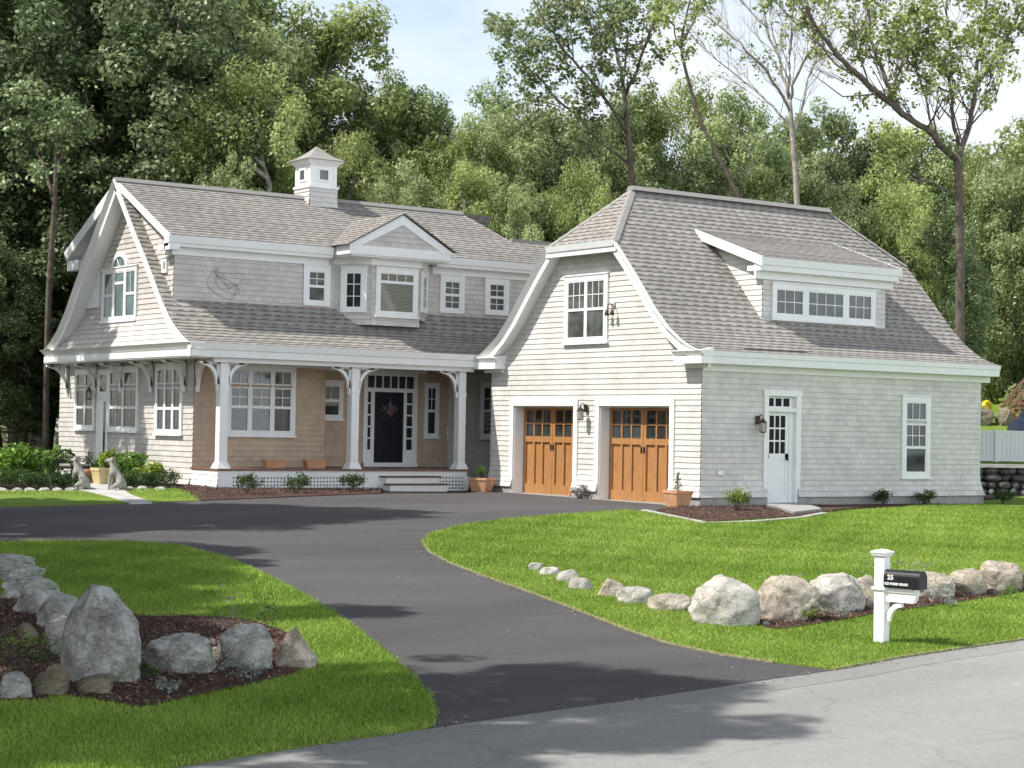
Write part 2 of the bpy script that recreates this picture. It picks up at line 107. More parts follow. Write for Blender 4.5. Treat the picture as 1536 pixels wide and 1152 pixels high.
def ground_mat(name, stops, s1, s2, bmp=.4, rough=.9, big=.35, specks=None):
    m, nt, b = newmat(name)
    n = tex(nt, scale=s1, detail=8, rough=.75); r = ramp(nt, n.outputs['Fac'], stops)
    g = tex(nt, scale=s2, detail=4); rg_ = ramp(nt, g.outputs['Fac'], [(.3, (1-big,)*3), (.7, (1+big*.5,)*3)])
    col = mixc(nt, r.outputs[0], rg_.outputs[0], mode='MULTIPLY', f=1.)
    if specks:
        v = tex(nt, 'ShaderNodeTexVoronoi', scale=specks[0]); rr = ramp(nt, v.outputs['Color'], [(specks[2], (0, 0, 0)), (specks[2]+.02, (1, 1, 1))])
        col = mixc(nt, col, specks[1], fac=rr.outputs[0])
    lk(nt, col, b.inputs['Base Color']); b.inputs['Roughness'].default_value = rough; b.inputs['Specular IOR Level'].default_value = .2
    bump(nt, b, n.outputs['Fac'], bmp, .03)
    return m
def asphalt(name, c, streak=.12, rough=.85, cracks=None):
    m, nt, b = newmat(name)
    n = tex(nt, scale=140, detail=2); r = ramp(nt, n.outputs['Fac'], [(.3, tuple(v*.7 for v in c)), (.5, c), (.72, tuple(v*1.45 for v in c))])
    g = tex(nt, scale=.35, detail=6, rough=.6, mscale=(.5, 1.4, 1)); r2_ = ramp(nt, g.outputs['Fac'], [(.3, (1-streak,)*3), (.7, (1+streak,)*3)])
    col = mixc(nt, r.outputs[0], r2_.outputs[0], mode='MULTIPLY', f=1.)
    g3 = tex(nt, scale=9, detail=5, rough=.7); r3 = ramp(nt, g3.outputs['Fac'], [(.35, (.93,)*3), (.65, (1.06,)*3)])
    col = mixc(nt, col, r3.outputs[0], mode='MULTIPLY', f=1.)
    vs = tex(nt, 'ShaderNodeTexVoronoi', scale=30); rs = ramp(nt, vs.outputs['Distance'], [(.0, (1, 1, 1)), (.07, (0, 0, 0))]); ws = ramp(nt, vs.outputs['Color'], [(.8, (0, 0, 0)), (.82, (1, 1, 1))])
    mk = mixc(nt, rs.outputs[0], ws.outputs[0], mode='MULTIPLY', f=1.); col = mixc(nt, col, tuple(min(1, v*2.6) for v in c), fac=mk)
    if cracks:
        dn = tex(nt, scale=1.3, detail=5); tcc = nt.nodes.new('ShaderNodeTexCoord'); ad = nt.nodes.new('ShaderNodeMix'); ad.data_type = 'RGBA'; ad.inputs[0].default_value = .35; lk(nt, tcc.outputs['Object'], ad.inputs[6]); lk(nt, dn.outputs['Color'], ad.inputs[7])
        vc = nt.nodes.new('ShaderNodeTexVoronoi'); vc.feature = 'DISTANCE_TO_EDGE'; vc.inputs['Scale'].default_value = cracks; lk(nt, ad.outputs[2], vc.inputs['Vector']); rc = ramp(nt, vc.outputs['Distance'], [(.0, (.84,)*3), (.010, (1, 1, 1))]); col = mixc(nt, col, rc.outputs[0], mode='MULTIPLY', f=1.)
    lk(nt, col, b.inputs['Base Color']); b.inputs['Roughness'].default_value = rough; b.inputs['Specular IOR Level'].default_value = .3
    bump(nt, b, n.outputs['Fac'], .35, .008); return m
def rock_mat(name, stops, lichen=None):
    m, nt, b = newmat(name)
    n = tex(nt, scale=2.2, detail=9, rough=.68); r = ramp(nt, n.outputs['Fac'], stops)
    col = r.outputs[0]
    v = tex(nt, scale=1.2, detail=6, rough=.7, mscale=(1, 1, 2.2)); rv = ramp(nt, v.outputs['Fac'], [(.455, (1, 1, 1)), (.5, (.30, .29, .27)), (.53, (1, 1, 1))])
    col = mixc(nt, col, rv.outputs[0], mode='MULTIPLY', f=.55)
    if lichen:
        l = tex(nt, scale=1.9, detail=7, rough=.7); rl = ramp(nt, l.outputs['Fac'], [(.52, (0, 0, 0)), (.62, (1, 1, 1))])
        col = mixc(nt, col, lichen, fac=rl.outputs[0])
    s = tex(nt, scale=45, detail=4); rs = ramp(nt, s.outputs['Fac'], [(.35, (.78,)*3), (.65, (1.12,)*3)])
    col = mixc(nt, col, rs.outputs[0], mode='MULTIPLY', f=1.)
    lk(nt, col, b.inputs['Base Color']); b.inputs['Roughness'].default_value = .85; b.inputs['Specular IOR Level'].default_value = .25
    bump(nt, b, tex(nt, scale=9, detail=10, rough=.8).outputs['Fac'], .9, .05); return m
def leaf_mat(name, c1, c2, c3, rough=.45, trans=.3, sc=1.5):
    m, nt, b = newmat(name)
    at_ = nt.nodes.new('ShaderNodeAttribute'); at_.attribute_name = 'tone'
    r = ramp(nt, at_.outputs['Fac'], [(0, c1), (.55, c2), (1, c3)])
    oi = nt.nodes.new('ShaderNodeObjectInfo'); hs = nt.nodes.new('ShaderNodeHueSaturation')
    mr = nt.nodes.new('ShaderNodeMapRange'); mr.inputs[3].default_value = .75; mr.inputs[4].default_value = 1.25
    lk(nt, oi.outputs['Random'], mr.inputs[0]); lk(nt, mr.outputs[0], hs.inputs['Value']); lk(nt, r.outputs[0], hs.inputs['Color'])
    lk(nt, hs.outputs[0], b.inputs['Base Color']); b.inputs['Roughness'].default_value = rough; b.inputs['Specular IOR Level'].default_value = .3
    tr = nt.nodes.new('ShaderNodeBsdfTranslucent'); ms = nt.nodes.new('ShaderNodeMixShader'); ms.inputs[0].default_value = trans
    g = nt.nodes.new('ShaderNodeGamma'); g.inputs[1].default_value = .85; lk(nt, hs.outputs[0], g.inputs[0]); lk(nt, g.outputs[0], tr.inputs[0])
    out = nt.nodes['Material Output']; lk(nt, b.outputs[0], ms.inputs[1]); lk(nt, tr.outputs[0], ms.inputs[2]); lk(nt, ms.outputs[0], out.inputs[0])
    return m
def wood_mat(name, c, rough=.4):
    m, nt, b = newmat(name)
    n = tex(nt, scale=7, detail=6, mscale=(5, 5, .5)); r = ramp(nt, n.outputs['Fac'], [(.3, tuple(v*.72 for v in c)), (.5, c), (.72, tuple(v*1.3 for v in c))])
    lk(nt, r.outputs[0], b.inputs['Base Color']); b.inputs['Roughness'].default_value = rough; bump(nt, b, n.outputs['Fac'], .1, .003); return m
def glass_mat(name, c=(.02, .025, .025), blinds=None):
    m, nt, b = newmat(name)
    n = tex(nt, scale=1.7, detail=3); r = ramp(nt, n.outputs['Fac'], [(.4, c), (.65, tuple(v*2.5 for v in c))]); col = r.outputs[0]
    if blinds:
        w = tex(nt, 'ShaderNodeTexWave', scale=blinds[1]); w.bands_direction = 'Z'; w.wave_type = 'BANDS'
        rr = ramp(nt, w.outputs['Fac'], [(.35, blinds[0]), (.75, tuple(v*.35 for v in blinds[0]))]); col = rr.outputs[0]
    lk(nt, col, b.inputs['Base Color']); b.inputs['Roughness'].default_value = .04; b.inputs['Specular IOR Level'].default_value = .75
    g = tex(nt, scale=.9, detail=1); bump(nt, b, g.outputs['Fac'], .04, .05)
    return m
MT = dict(
 sid_g=siding_mat('garage_siding', (.60, .585, .555), .075), sid_h=siding_mat('house_siding', (.55, .52, .495), .08), sid_p=siding_mat('bounce_tan_siding', (.50, .385, .29), .07),  # porch tan has warm floor bounce painted into its colour
 trim=simple('white_trim', (.80, .80, .78), .45, .03, 3), trim2=simple('white_trim_cool', (.74, .75, .74), .5, .04, 3), cream=simple('porch_ceiling', (.66, .62, .52), .6, .05),
 roof=roof_mat(), cap=simple('ridge_cap', (.26, .25, .235), .9, .2, 30), conc=simple('concrete', (.3, .295, .28), .9, .18, 6, .2),
 deck=wood_mat('deck_boards', (.17, .085, .06), .5), tread=simple('dark_tread', (.09, .05, .045), .5), dark=simple('near_black', (.012, .012, .014), .9, .3),
 glass=glass_mat('window_glass'), glass2=glass_mat('curtained_glass', (.05, .055, .05)), teal=glass_mat('green_glass', (.03, .06, .055)), blind=glass_mat('blind_glass', blinds=((.24, .25, .20), 9.)),
 wood=wood_mat('garage_door_wood', (.36, .175, .065)), door=simple('navy_door', (.012, .013, .022), .35, .1), iron=simple('black_iron', (.02, .018, .016), .5, .3, metal=.3),
 bronze=simple('bronze_lantern', (.07, .045, .03), .45, .3, metal=.5), lglass=simple('lamp_glass', (.45, .43, .38), .15, .1),
 terra=simple('terracotta', (.50, .27, .15), .85, .15, 5, .2), yel=simple('yellow_glaze', (.50, .42, .20), .5, .15), stone=simple('cast_stone', (.27, .26, .23), .9, .45, 14, .3),
 mbox=simple('mailbox_black', (.012, .013, .017), .3, .2), white=simple('white_lettering', (.85, .85, .85), .5, .02),
 bark=simple('bark', (.115, .095, .075), .95, .45, 6, .5), barkl=simple('pale_bark', (.30, .27, .235), .95, .4, 5, .5),
 mulch=ground_mat('mulch', [(.3, (.028, .014, .010)), (.5, (.09, .052, .04)), (.72, (.20, .13, .10))], 34, 2., 1.), soil=ground_mat('woodland_soil', [(.3, (.012, .012, .007)), (.6, (.04, .035, .02)), (.8, (.08, .065, .04))], 9, .5, 1.),
 lawn=ground_mat('lawn_turf', [(.28, (.09, .15, .015)), (.5, (.165, .245, .035)), (.75, (.26, .34, .065))], 42, .8, .8, big=.2),
 street=asphalt('street_asphalt', (.25, .245, .235), .14, .85, .5), drive=asphalt('driveway_asphalt', (.074, .069, .0705), .24), apron=asphalt('gutter_strip', (.225, .222, .213), .14),
 flag=simple('flagstone', (.42, .41, .39), .9, .2, 3, .3), hay=simple('dry_edge', (.24, .23, .12), 1, .4, 20, .5),
 rockw=rock_mat('white_granite', [(.3, (.38, .36, .32)), (.5, (.58, .555, .50)), (.7, (.70, .67, .61))]),  # white stone's own colour, mottled by noise
 rockt=rock_mat('tan_fieldstone', [(.3, (.30, .25, .19)), (.5, (.54, .48, .39)), (.7, (.66, .61, .52))]),
 rockg=rock_mat('grey_boulder', [(.34, (.22, .215, .195)), (.47, (.48, .47, .44)), (.60, (.68, .67, .645))], (.27, .29, .22)),
 rockb=rock_mat('brown_fieldstone', [(.3, (.15, .125, .085)), (.5, (.27, .235, .165)), (.7, (.40, .35, .26))]),
 rockd=rock_mat('dark_wallstone', [(.3, (.05, .048, .045)), (.5, (.13, .125, .12)), (.7, (.26, .25, .25))]),
 leafA=leaf_mat('oak_leaves', (.085, .13, .05), (.285, .355, .14), (.50, .56, .29), .42, .48), leafB=leaf_mat('maple_leaves', (.11, .17, .045), (.345, .42, .135), (.56, .62, .27), .42, .48),
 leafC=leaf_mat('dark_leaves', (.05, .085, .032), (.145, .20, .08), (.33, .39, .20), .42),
 shrub=leaf_mat('shrub_leaves', (.02, .045, .012), (.045, .09, .02), (.09, .15, .035)), lime=leaf_mat('lime_leaves', (.10, .16, .02), (.22, .32, .04), (.36, .46, .08)),
 hosta=leaf_mat('hosta_leaves', (.05, .11, .015), (.12, .24, .03), (.24, .38, .07)), silver=leaf_mat('silver_leaves', (.14, .17, .15), (.24, .29, .25), (.38, .42, .38)), lav=leaf_mat('lavender', (.16, .15, .14), (.26, .27, .2), (.34, .28, .36)),
 blade=leaf_mat('grass_blades', (.10, .185, .014), (.205, .315, .040), (.34, .43, .09), .6, .12),
 brownw=wood_mat('stair_wood', (.26, .13, .09)), vinyl=simple('white_vinyl', (.70, .70, .70), .5, .03), paleh=simple('far_siding', (.66, .67, .70), .7, .05), blue=simple('blue_paint', (.02, .03, .07), .3, .1), silverp=simple('silver_paint', (.42, .44, .47), .35, .05),
 redf=simple('red_bow', (.30, .05, .04), .7), bluef=simple('blue_ribbon', (.12, .15, .28), .7), yplast=simple('yellow_plastic', (.7, .5, .03), .4), orange=simple('orange_pumpkin', (.45, .17, .04), .6), green=simple('green_plastic', (.03, .22, .14), .4),
)
# ---------------------------------------------------------------- mesh builder
class MB:
    def __init__(s): s.v = []; s.f = []; s.uv = []
    def face(s, pts, uv=None):
        n = len(s.v); s.v += [tuple(p) for p in pts]; s.f.append(tuple(range(n, n+len(pts)))); s.uv += list(uv) if uv else [(0, 0)]*len(pts)
    def hexa(s, p):   # 8 points: bottom loop 0-3, top loop 4-7
        n = len(s.v); s.v += [tuple(q) for q in p]
        for f in ((0, 3, 2, 1), (4, 5, 6, 7), (0, 1, 5, 4), (1, 2, 6, 5), (2, 3, 7, 6), (3, 0, 4, 7)):
            s.f.append(tuple(n+i for i in f)); s.uv += [(0, 0)]*4
    def box(s, x0, x1, y0, y1, z0, z1):
        s.hexa([(x0, y0, z0), (x1, y0, z0), (x1, y1, z0), (x0, y1, z0), (x0, y0, z1), (x1, y0, z1), (x1, y1, z1), (x0, y1, z1)])
    def prism(s, a, b, pts):   # cross-section points extruded from frame a to frame b : functions pt->3D
        A = [a(p) for p in pts]; B = [b(p) for p in pts]; n = len(s.v); k = len(pts)
        s.v += [tuple(p) for p in A+B]
        s.f.append(tuple(n+i for i in range(k))[::-1]); s.f.append(tuple(n+k+i for i in range(k))); s.uv += [(0, 0)]*2*k
        for i in range(k):
            j = (i+1) % k; s.f.append((n+i, n+j, n+k+j, n+k+i)); s.uv += [(0, 0)]*4
    def tube(s, pts, rad, seg=8, cap=True):
        P = [Vector(p) for p in pts]; n0 = len(s.v); up = Vector((0, 0, 1))
        for i, p in enumerate(P):
            d = (P[min(i+1, len(P)-1)]-P[max(i-1, 0)])
            if d.length < 1e-6: d = Vector((0, 0, 1))
            d.normalize(); a = d.cross(up)
            if a.length < .05: a = d.cross(Vector((1, 0, 0)))
            a.normalize(); b = d.cross(a); r = rad[i] if isinstance(rad, (list, tuple)) else rad
            for k in range(seg):
                t = 2*math.pi*k/seg; s.v.append(tuple(p+a*math.cos(t)*r+b*math.sin(t)*r))
        for i in range(len(P)-1):
            for k in range(seg):
                q = (k+1) % seg; s.f.append((n0+i*seg+k, n0+i*seg+q, n0+(i+1)*seg+q, n0+(i+1)*seg+k)); s.uv += [(0, 0)]*4
        if cap:
            s.f.append(tuple(n0+k for k in range(seg))[::-1]); s.f.append(tuple(n0+(len(P)-1)*seg+k for k in range(seg))); s.uv += [(0, 0)]*2*seg
    def lathe(s, prof, c=(0, 0, 0), seg=16, sq=False):
        n0 = len(s.v)
        for r, z in prof:
            for k in range(seg):
                t = 2*math.pi*(k+.5)/seg
                m = 1/max(abs(math.cos(t)), abs(math.sin(t))) if sq else 1
                s.v.append((c[0]+r*m*math.cos(t), c[1]+r*m*math.sin(t), c[2]+z))
        for i in range(len(prof)-1):
            for k in range(seg):
                q = (k+1) % seg; s.f.append((n0+i*seg+k, n0+i*seg+q, n0+(i+1)*seg+q, n0+(i+1)*seg+k)); s.uv += [(0, 0)]*4
        s.f.append(tuple(n0+k for k in range(seg))[::-1]); s.f.append(tuple(n0+(len(prof)-1)*seg+k for k in range(seg))); s.uv += [(0, 0)]*2*seg
    def ball(s, c, r, seg=12, rings=8, sc=(1, 1, 1)):
        prof = [(max(.001, math.sin(math.pi*i/rings))*r, -math.cos(math.pi*i/rings)*r) for i in range(rings+1)]
        n = len(s.v); s.lathe(prof, (0, 0, 0), seg)
        for i in range(n, len(s.v)):
            x, y, z = s.v[i]; s.v[i] = (c[0]+x*sc[0], c[1]+y*sc[1], c[2]+z*sc[2])
    def build(s, name, mat, parent=None, smooth=False, bevel=0.):
        me = bpy.data.meshes.new(name); me.from_pydata(s.v, [], s.f)
        ul = me.uv_layers.new(name='UVMap'); ul.data.foreach_set('uv', [c for u in s.uv for c in u])
        me.materials.append(MT[mat] if isinstance(mat, str) else mat)
        if smooth: me.polygons.foreach_set('use_smooth', [True]*len(me.polygons))
        me.update(); o = bpy.data.objects.new(name, me); C.objects.link(o)
        if parent: o.parent = parent; o.matrix_parent_inverse = Matrix.Identity(4); o.location = -world_loc(parent)
        if bevel:
            b = o.modifiers.new('bevel', 'BEVEL'); b.width = bevel; b.segments = 2; b.limit_method = 'ANGLE'
        return o
def world_loc(o):
    p = Vector((0, 0, 0))
    while o: p += o.location; o = o.parent
    return p
def tag(o, label=None, cat=None, group=None, kind=None):
    if label: o['label'] = label
    if cat: o['category'] = cat
    if group: o['group'] = group
    if kind: o['kind'] = kind
    return o
def empty(name, loc, label, cat, group=None):
    o = bpy.data.objects.new(name, None); C.objects.link(o); o.location = loc; o.empty_display_size = .2
    return tag(o, label, cat, group)
# ---------------------------------------------------------------- ground sheets
def sheet(name, polys, off, mat, skirt=.05, kind='structure'):
    bm = bmesh.new()
    for poly in polys:
        vs = [bm.verts.new((x, y, 0)) for x, y in poly]
        f = bm.faces.new(vs)
    bmesh.ops.triangulate(bm, faces=bm.faces[:])
    for k, ax in ((TK[1:-1], FW), (LK[:-1], RT)):
        for t, _ in k:
            co = CAM+ax*t; co.z = 0
            bmesh.ops.bisect_plane(bm, geom=bm.verts[:]+bm.edges[:]+bm.faces[:], plane_co=co, plane_no=ax)
    for v in bm.verts: v.co.z = H(v.co.x, v.co.y)+off
    bmesh.ops.recalc_face_normals(bm, faces=bm.faces[:])
    for f in bm.faces:
        if f.normal.z < 0: f.normal_flip()
    if skirt:
        be = [e for e in bm.edges if e.is_boundary]
        r = bmesh.ops.extrude_edge_only(bm, edges=be)
        for g in r['geom']:
            if isinstance(g, bmesh.types.BMVert): g.co.z -= skirt
    me = bpy.data.meshes.new(name); bm.to_mesh(me); bm.free(); me.materials.append(MT[mat])
    o = bpy.data.objects.new(name, me); C.objects.link(o); o['kind'] = kind; return o
def smooth_poly(p, it=1):
    for _ in range(it):
        q = []
        for i in range(len(p)):
            a, b = p[i], p[(i+1) % len(p)]
            d = math.hypot(a[0]-b[0], a[1]-b[1])
            if d > 9: q += [a, b]; continue
            q += [(a[0]*.75+b[0]*.25, a[1]*.75+b[1]*.25), (a[0]*.25+b[0]*.75, a[1]*.25+b[1]*.75)]
        p = q
    return p
far = 260
sheet('ground', [[TL(-49, -far), TL(-49, far), TL(far, far), TL(far, -far)]], 0, 'soil', 0)
se = G['street_edge']
d0 = (se[0][0]-se[1][0], se[0][1]-se[1][1]); d1 = (se[-1][0]-se[-2][0], se[-1][1]-se[-2][1])
def ext(p, d, L): n = math.hypot(*d); return (p[0]+d[0]/n*L, p[1]+d[1]/n*L)
SE = [ext(se[0], d0, 60)]+[tuple(p) for p in se]+[ext(se[-1], d1, 60)]
sheet('street', [SE+[(SE[-1][0]+2, SE[-1][1]-30), (SE[0][0]+5, SE[0][1]-30)]], .012, 'street')
sheet('road_edge', [[(x, y+.02) for x, y in SE]+[(x+.03, y-.42) for x, y in SE[::-1]]], .016, 'apron', .004)
sheet('driveway', [G['drive']], .020, 'drive', .03)
LAWNS = dict(left=G['left_lawn'], right=G['right_lawn'], upper=G['upper_lawn'])
sheet('lawn', [G['left_lawn']], .035, 'lawn'); sheet('lawn', [G['right_lawn']], .035, 'lawn'); sheet('lawn', [G['upper_lawn']], .035, 'lawn'); sheet('lawn', [G['far_left_lawn']], .035, 'lawn')
sheet('planting_bed', [smooth_poly(G['left_bed'])], .055, 'mulch', .04); sheet('planting_bed', [smooth_poly(G['right_bed'])], .055, 'mulch', .04)
sheet('planting_bed', [G['front_bed']], .04, 'mulch'); sheet('planting_bed', [G['garage_bed']], .045, 'mulch'); sheet('planting_bed', [G['side_bed']], .05, 'mulch')
sheet('front_path', [G['walk']], .05, 'flag', .05); sheet('side_step', [G['slab']], .10, 'conc', .09)
# dry strip where the turf meets the asphalt
def strip(poly, w, off, name, mat):
    a = [Vector((x, y)) for x, y in poly]; L = []; Rr = []
    for i, p in enumerate(a):
        d = (a[min(i+1, len(a)-1)]-a[max(i-1, 0)]).normalized(); n = Vector((-d.y, d.x))
        L.append(tuple(p+n*w)); Rr.append(tuple(p-n*w))
    return sheet(name, [L+Rr[::-1]], off, mat, .03)
strip(G['garage_edge'], .07, .062, 'stone_edging', 'flag')
strip(G['drive'][1:12], .016, .040, 'lawn_edge', 'hay'); strip(G['street_edge'][1:5], .014, .039, 'lawn_edge', 'hay')
# wooded bank rising behind the yard to the right
def bank():
    mb = MB(); rows = [(54.15, -.3), (54.2, .62), (62, .7), (64, 1.25), (70, 2.7), (80, 4.2), (140, 8)]; ls = [12.6, 12.7, 14, 18, 26, 60]
    P = {}
    for i, (t, z) in enumerate(rows):
        for j, l in enumerate(ls):
            x, y = TL(t, l); P[i, j] = (x, y, z if j else -.3)
    for i in range(len(rows)-1):
        for j in range(len(ls)-1): mb.face([P[i, j], P[i, j+1], P[i+1, j+1], P[i+1, j]])
    o = mb.build('hill', 'lawn'); o['kind'] = 'structure'
bank()

# ================================================================ HOUSE
V3 = Vector
class Fr:      # wall frame: point = O + u*U + v*Z + n*N
    def __init__(s, O, U, N): s.O = V3(O); s.U = V3(U); s.N = V3(N)
    def p(s, u, v, n=0.): return s.O+s.U*u+V3((0, 0, v))+s.N*n
def FY(y): return Fr((0, y, 0), (1, 0, 0), (0, -1, 0))     # faces -Y, u = x
def FX(x): return Fr((x, 0, 0), (0, -1, 0), (-1, 0, 0))    # faces -X, u = -y
def fbox(mb, F, u0, u1, v0, v1, n0, n1):
    mb.hexa([F.p(u0, v0, n1), F.p(u1, v0, n1), F.p(u1, v0, n0), F.p(u0, v0, n0), F.p(u0, v1, n1), F.p(u1, v1, n1), F.p(u1, v1, n0), F.p(u0, v1, n0)])
def siding(mb, F, v0, v1, ul, ur, holes=(), out=lambda v: 0., lip=.0145, expo=.125):
    vs = []; v = v0
    while v < v1-1e-4: vs.append(v); v += expo
    vs.append(v1)
    cuts = sorted({h for ho in holes for h in ho[2:4]})
    for a, b in zip(vs, vs[1:]):
        sub = [a]+[c for c in cuts if a+1e-4 < c < b-1e-4]+[b]
        for c, d in zip(sub, sub[1:]):
            m = (c+d)/2; seg = [(ul, ur)]
            iv = [(None, None)]
            hs = sorted([(h[0], h[1]) for h in holes if h[2] < m < h[3]])
            left = ul; segs = []
            for h0, h1 in hs:
                segs.append((left, (lambda v, q=h0: q))); left = (lambda v, q=h1: q)
            segs.append((left, ur))
            nb = lambda v: lip*(1-(v-a)/expo)
            for L, Rr in segs:
                if Rr(m)-L(m) < .01: continue
                pts = [F.p(L(c), c, nb(c)+out(c)), F.p(Rr(c), c, nb(c)+out(c)), F.p(Rr(d), d, nb(d)+out(d)), F.p(L(d), d, nb(d)+out(d))]
                mb.face(pts, [(L(c), c-v0), (Rr(c), c-v0), (Rr(d), d-v0), (L(d), d-v0)])
                if abs(c-a) < 1e-6:
                    mb.face([F.p(L(c), c, out(c)), F.p(Rr(c), c, out(c)), F.p(Rr(c), c, lip+out(c)), F.p(L(c), c, lip+out(c))], [(L(c), 0)]*4)
def const(c): return lambda v: c
def courses(mb, rows, nrm, lip=.014, u=lambda p: p.x):     # rows: list of (L,R) 3D points bottom to top, split to courses
    n = V3(nrm).normalized(); vacc = 0.
    for (L0, R0), (L1, R1) in zip(rows, rows[1:]):
        L0, R0, L1, R1 = map(V3, (L0, R0, L1, R1))
        h = abs(((L1+R1)/2-(L0+R0)/2).dot((V3((0, 0, 1))-n*n.z).normalized())) if abs(n.z) < .999 else (L1-L0).length
        k = max(1, round(h/.15))
        for i in range(k):
            f0, f1 = i/k, (i+1)/k
            a, b, c, d = L0.lerp(L1, f0), R0.lerp(R1, f0), R0.lerp(R1, f1), L0.lerp(L1, f1)
            v0, v1 = (vacc+i)*.15, (vacc+i+1)*.15
            mb.face([a+n*lip, b+n*lip, c, d], [(u(a), v0+.001), (u(b), v0+.001), (u(c), v1-.001), (u(d), v1-.001)])
            mb.face([a-n*.002, b-n*.002, b+n*lip, a+n*lip], [(u(a), v0+.02)]*4)
        vacc += k
# roof profile: distance in from the eave -> height (the swept, bell-cast curve shared by house and garage)
PROF = [(0, 3.27), (.33, 3.37), (.62, 3.51), (1.07, 3.80), (1.54, 4.24), (2.02, 4.79), (2.51, 5.33), (3.04, 5.87), (4.30, 7.27)]
def pz(d): return float(np.interp(d, [a for a, b in PROF], [b for a, b in PROF]))
def pd(z): return float(np.interp(z, [b for a, b in PROF], [a for a, b in PROF]))
def seg_n(sy, a, b):   # outward normal of a profile segment; sy=-1 slope facing -Y
    dy, dz = b[0]-a[0], b[1]-a[1]; return (0, sy*dz, dy)

house = empty('house', (-3, 6.9, 0), 'grey shingled New England house with a columned porch and an attached two-door garage', 'house')
def HB(mb, name, mat, parent=None, **k): return mb.build(name, mat, parent or house, **k)

# ---------------- windows
def window(F, u0, u1, v0, v1, units, cas=.10, glass='glass', depth=.055, sill=True, parent=None, trim='trim', name='window', head=.0):
    """outer casing rectangle u0..u1 v0..v1 ; units: list of (uf0, uf1, [ (vf0, vf1, cols, rows) ... ])"""
    mb = MB(); c = cas
    fbox(mb, F, u0, u0+c, v0, v1, 0, depth); fbox(mb, F, u1-c, u1, v0, v1, 0, depth)
    fbox(mb, F, u0+c, u1-c, v1-c, v1, 0, depth-.002); fbox(mb, F, u0+c, u1-c, v0, v0+c*.8, 0, depth-.002)
    if sill: fbox(mb, F, u0-.03, u1+.03, v0-.045, v0+.002, 0, depth+.03)
    fbox(mb, F, u0-.02, u1+.02, v1+.001, v1+.03, 0, depth+.02)
    iu0, iu1, iv0, iv1 = u0+c, u1-c, v0+c*.8, v1-c; W, Hh = iu1-iu0, iv1-iv0
    us = [iu0+W*a for un in units for a in un[:2]]
    for (a0, a1, _), (b0, b1, _) in zip(units, units[1:]):
        fbox(mb, F, iu0+W*a1, iu0+W*b0, iv0, iv1, 0, depth-.004)
    w = HB(mb, name, trim, parent)
    gm = MB(); sm = MB()
    for a0, a1, cells in units:
        x0, x1 = iu0+W*a0, iu0+W*a1
        for f0, f1, cols, rows in cells:
            y0, y1 = iv0+Hh*f0, iv0+Hh*f1; s = .032
            gm.face([F.p(x0, y0, .024), F.p(x1, y0, .024), F.p(x1, y1, .024), F.p(x0, y1, .024)])
            fbox(sm, F, x0, x0+s, y0, y1, .02, .045); fbox(sm, F, x1-s, x1, y0, y1, .02, .045)
            fbox(sm, F, x0+s, x1-s, y0, y0+s, .02, .044); fbox(sm, F, x0+s, x1-s, y1-s, y1, .02, .044)
            for i in range(1, cols): q = x0+(x1-x0)*i/cols; fbox(sm, F, q-.009, q+.009, y0+s, y1-s, .02, .036)
            for i in range(1, rows): q = y0+(y1-y0)*i/rows; fbox(sm, F, x0+s, x1-s, q-.009, q+.009, .02, .035)
    g = gm.build('pane', glass, w); s_ = sm.build('sash', 'trim2', w)
    return w
DH = lambda cols, rows, lc=1, lr=1: [(0, .5, lc, lr), (.5, 1, cols, rows)]
# ---------------- GARAGE WING: x 0..9.06, y 0..7.98
GE0, GE1, GY = -.30, 8.30, 4.0
F0 = FX(0.); F1 = FY(0.)
mb = MB()
gholes = [(-6.97, -4.52, -.3, 2.06), (-3.55, -1.02, -.3, 2.06)]
def g_ul(z): return -7.98 if z < 3.05 else -(GE1-pd(z)-.02)
def g_ur(z): return 0. if z < 3.05 else -(GE0+pd(z)+.02)
flare = lambda v: .10*max(0, (.62-v)/.55)**2
siding(mb, F0, .08, 5.86, lambda z: g_ul(z)-flare(z), lambda z: g_ur(z)+flare(z), gholes, out=flare)
HB(mb, 'garage_front_wall', 'sid_g')
mb = MB(); siding(mb, F1, .08, 2.86, lambda v: -flare(v), lambda v: 9.06+flare(v), [(1.93, 2.86, -.3, 2.36)], out=flare)
HB(mb, 'garage_side_wall', 'sid_g')
mb = MB(); siding(mb, Fr((9.06, 0, 0), (0, 1, 0), (1, 0, 0)), .08, 5.86, lambda z: -g_ur(z), lambda z: -g_ul(z), out=flare)
HB(mb, 'far_end_wall', 'sid_g')
mb = MB(); siding(mb, Fr((0, 7.98, 0), (-1, 0, 0), (0, 1, 0)), .08, 3.2, const(-9.06), const(0.)); HB(mb, 'rear_wall', 'sid_g')
for bb in ((-.06, 1.93, -.06, .03), (2.86, 9.14, -.06, .03), (-.06, .03, .031, 1.0), (-.06, .03, 3.57, 4.5), (-.06, .03, 6.99, 8.06)):
    mb = MB(); mb.box(*bb, -.35, .085); HB(mb, 'foundation', 'conc')
# flare corner infill at wall corner
# roof
def slope(mb, x0, x1, e, sgn, clip=True, dmax=4.3, d0=0.):
    pts = [p for p in PROF if d0 < p[0] < dmax]
    ks = [(d0, pz(d0))]+pts+[(dmax, pz(dmax))]
    for a, b in zip(ks, ks[1:]):
        n = seg_n(sgn, a, b); A = []
        for d, z in (a, b):
            s = max(0, (d-3.04)/1.26) if clip else 0
            L, Rr = (x0+1.51*s, e-sgn*d, z), (x1-1.63*s, e-sgn*d, z)
            A.append((L, Rr) if sgn < 0 else (Rr, L))
        courses(mb, A, n)
mb = MB(); slope(mb, -.30, 9.33, GE0, -1); slope(mb, -.30, 9.33, GE1, 1)
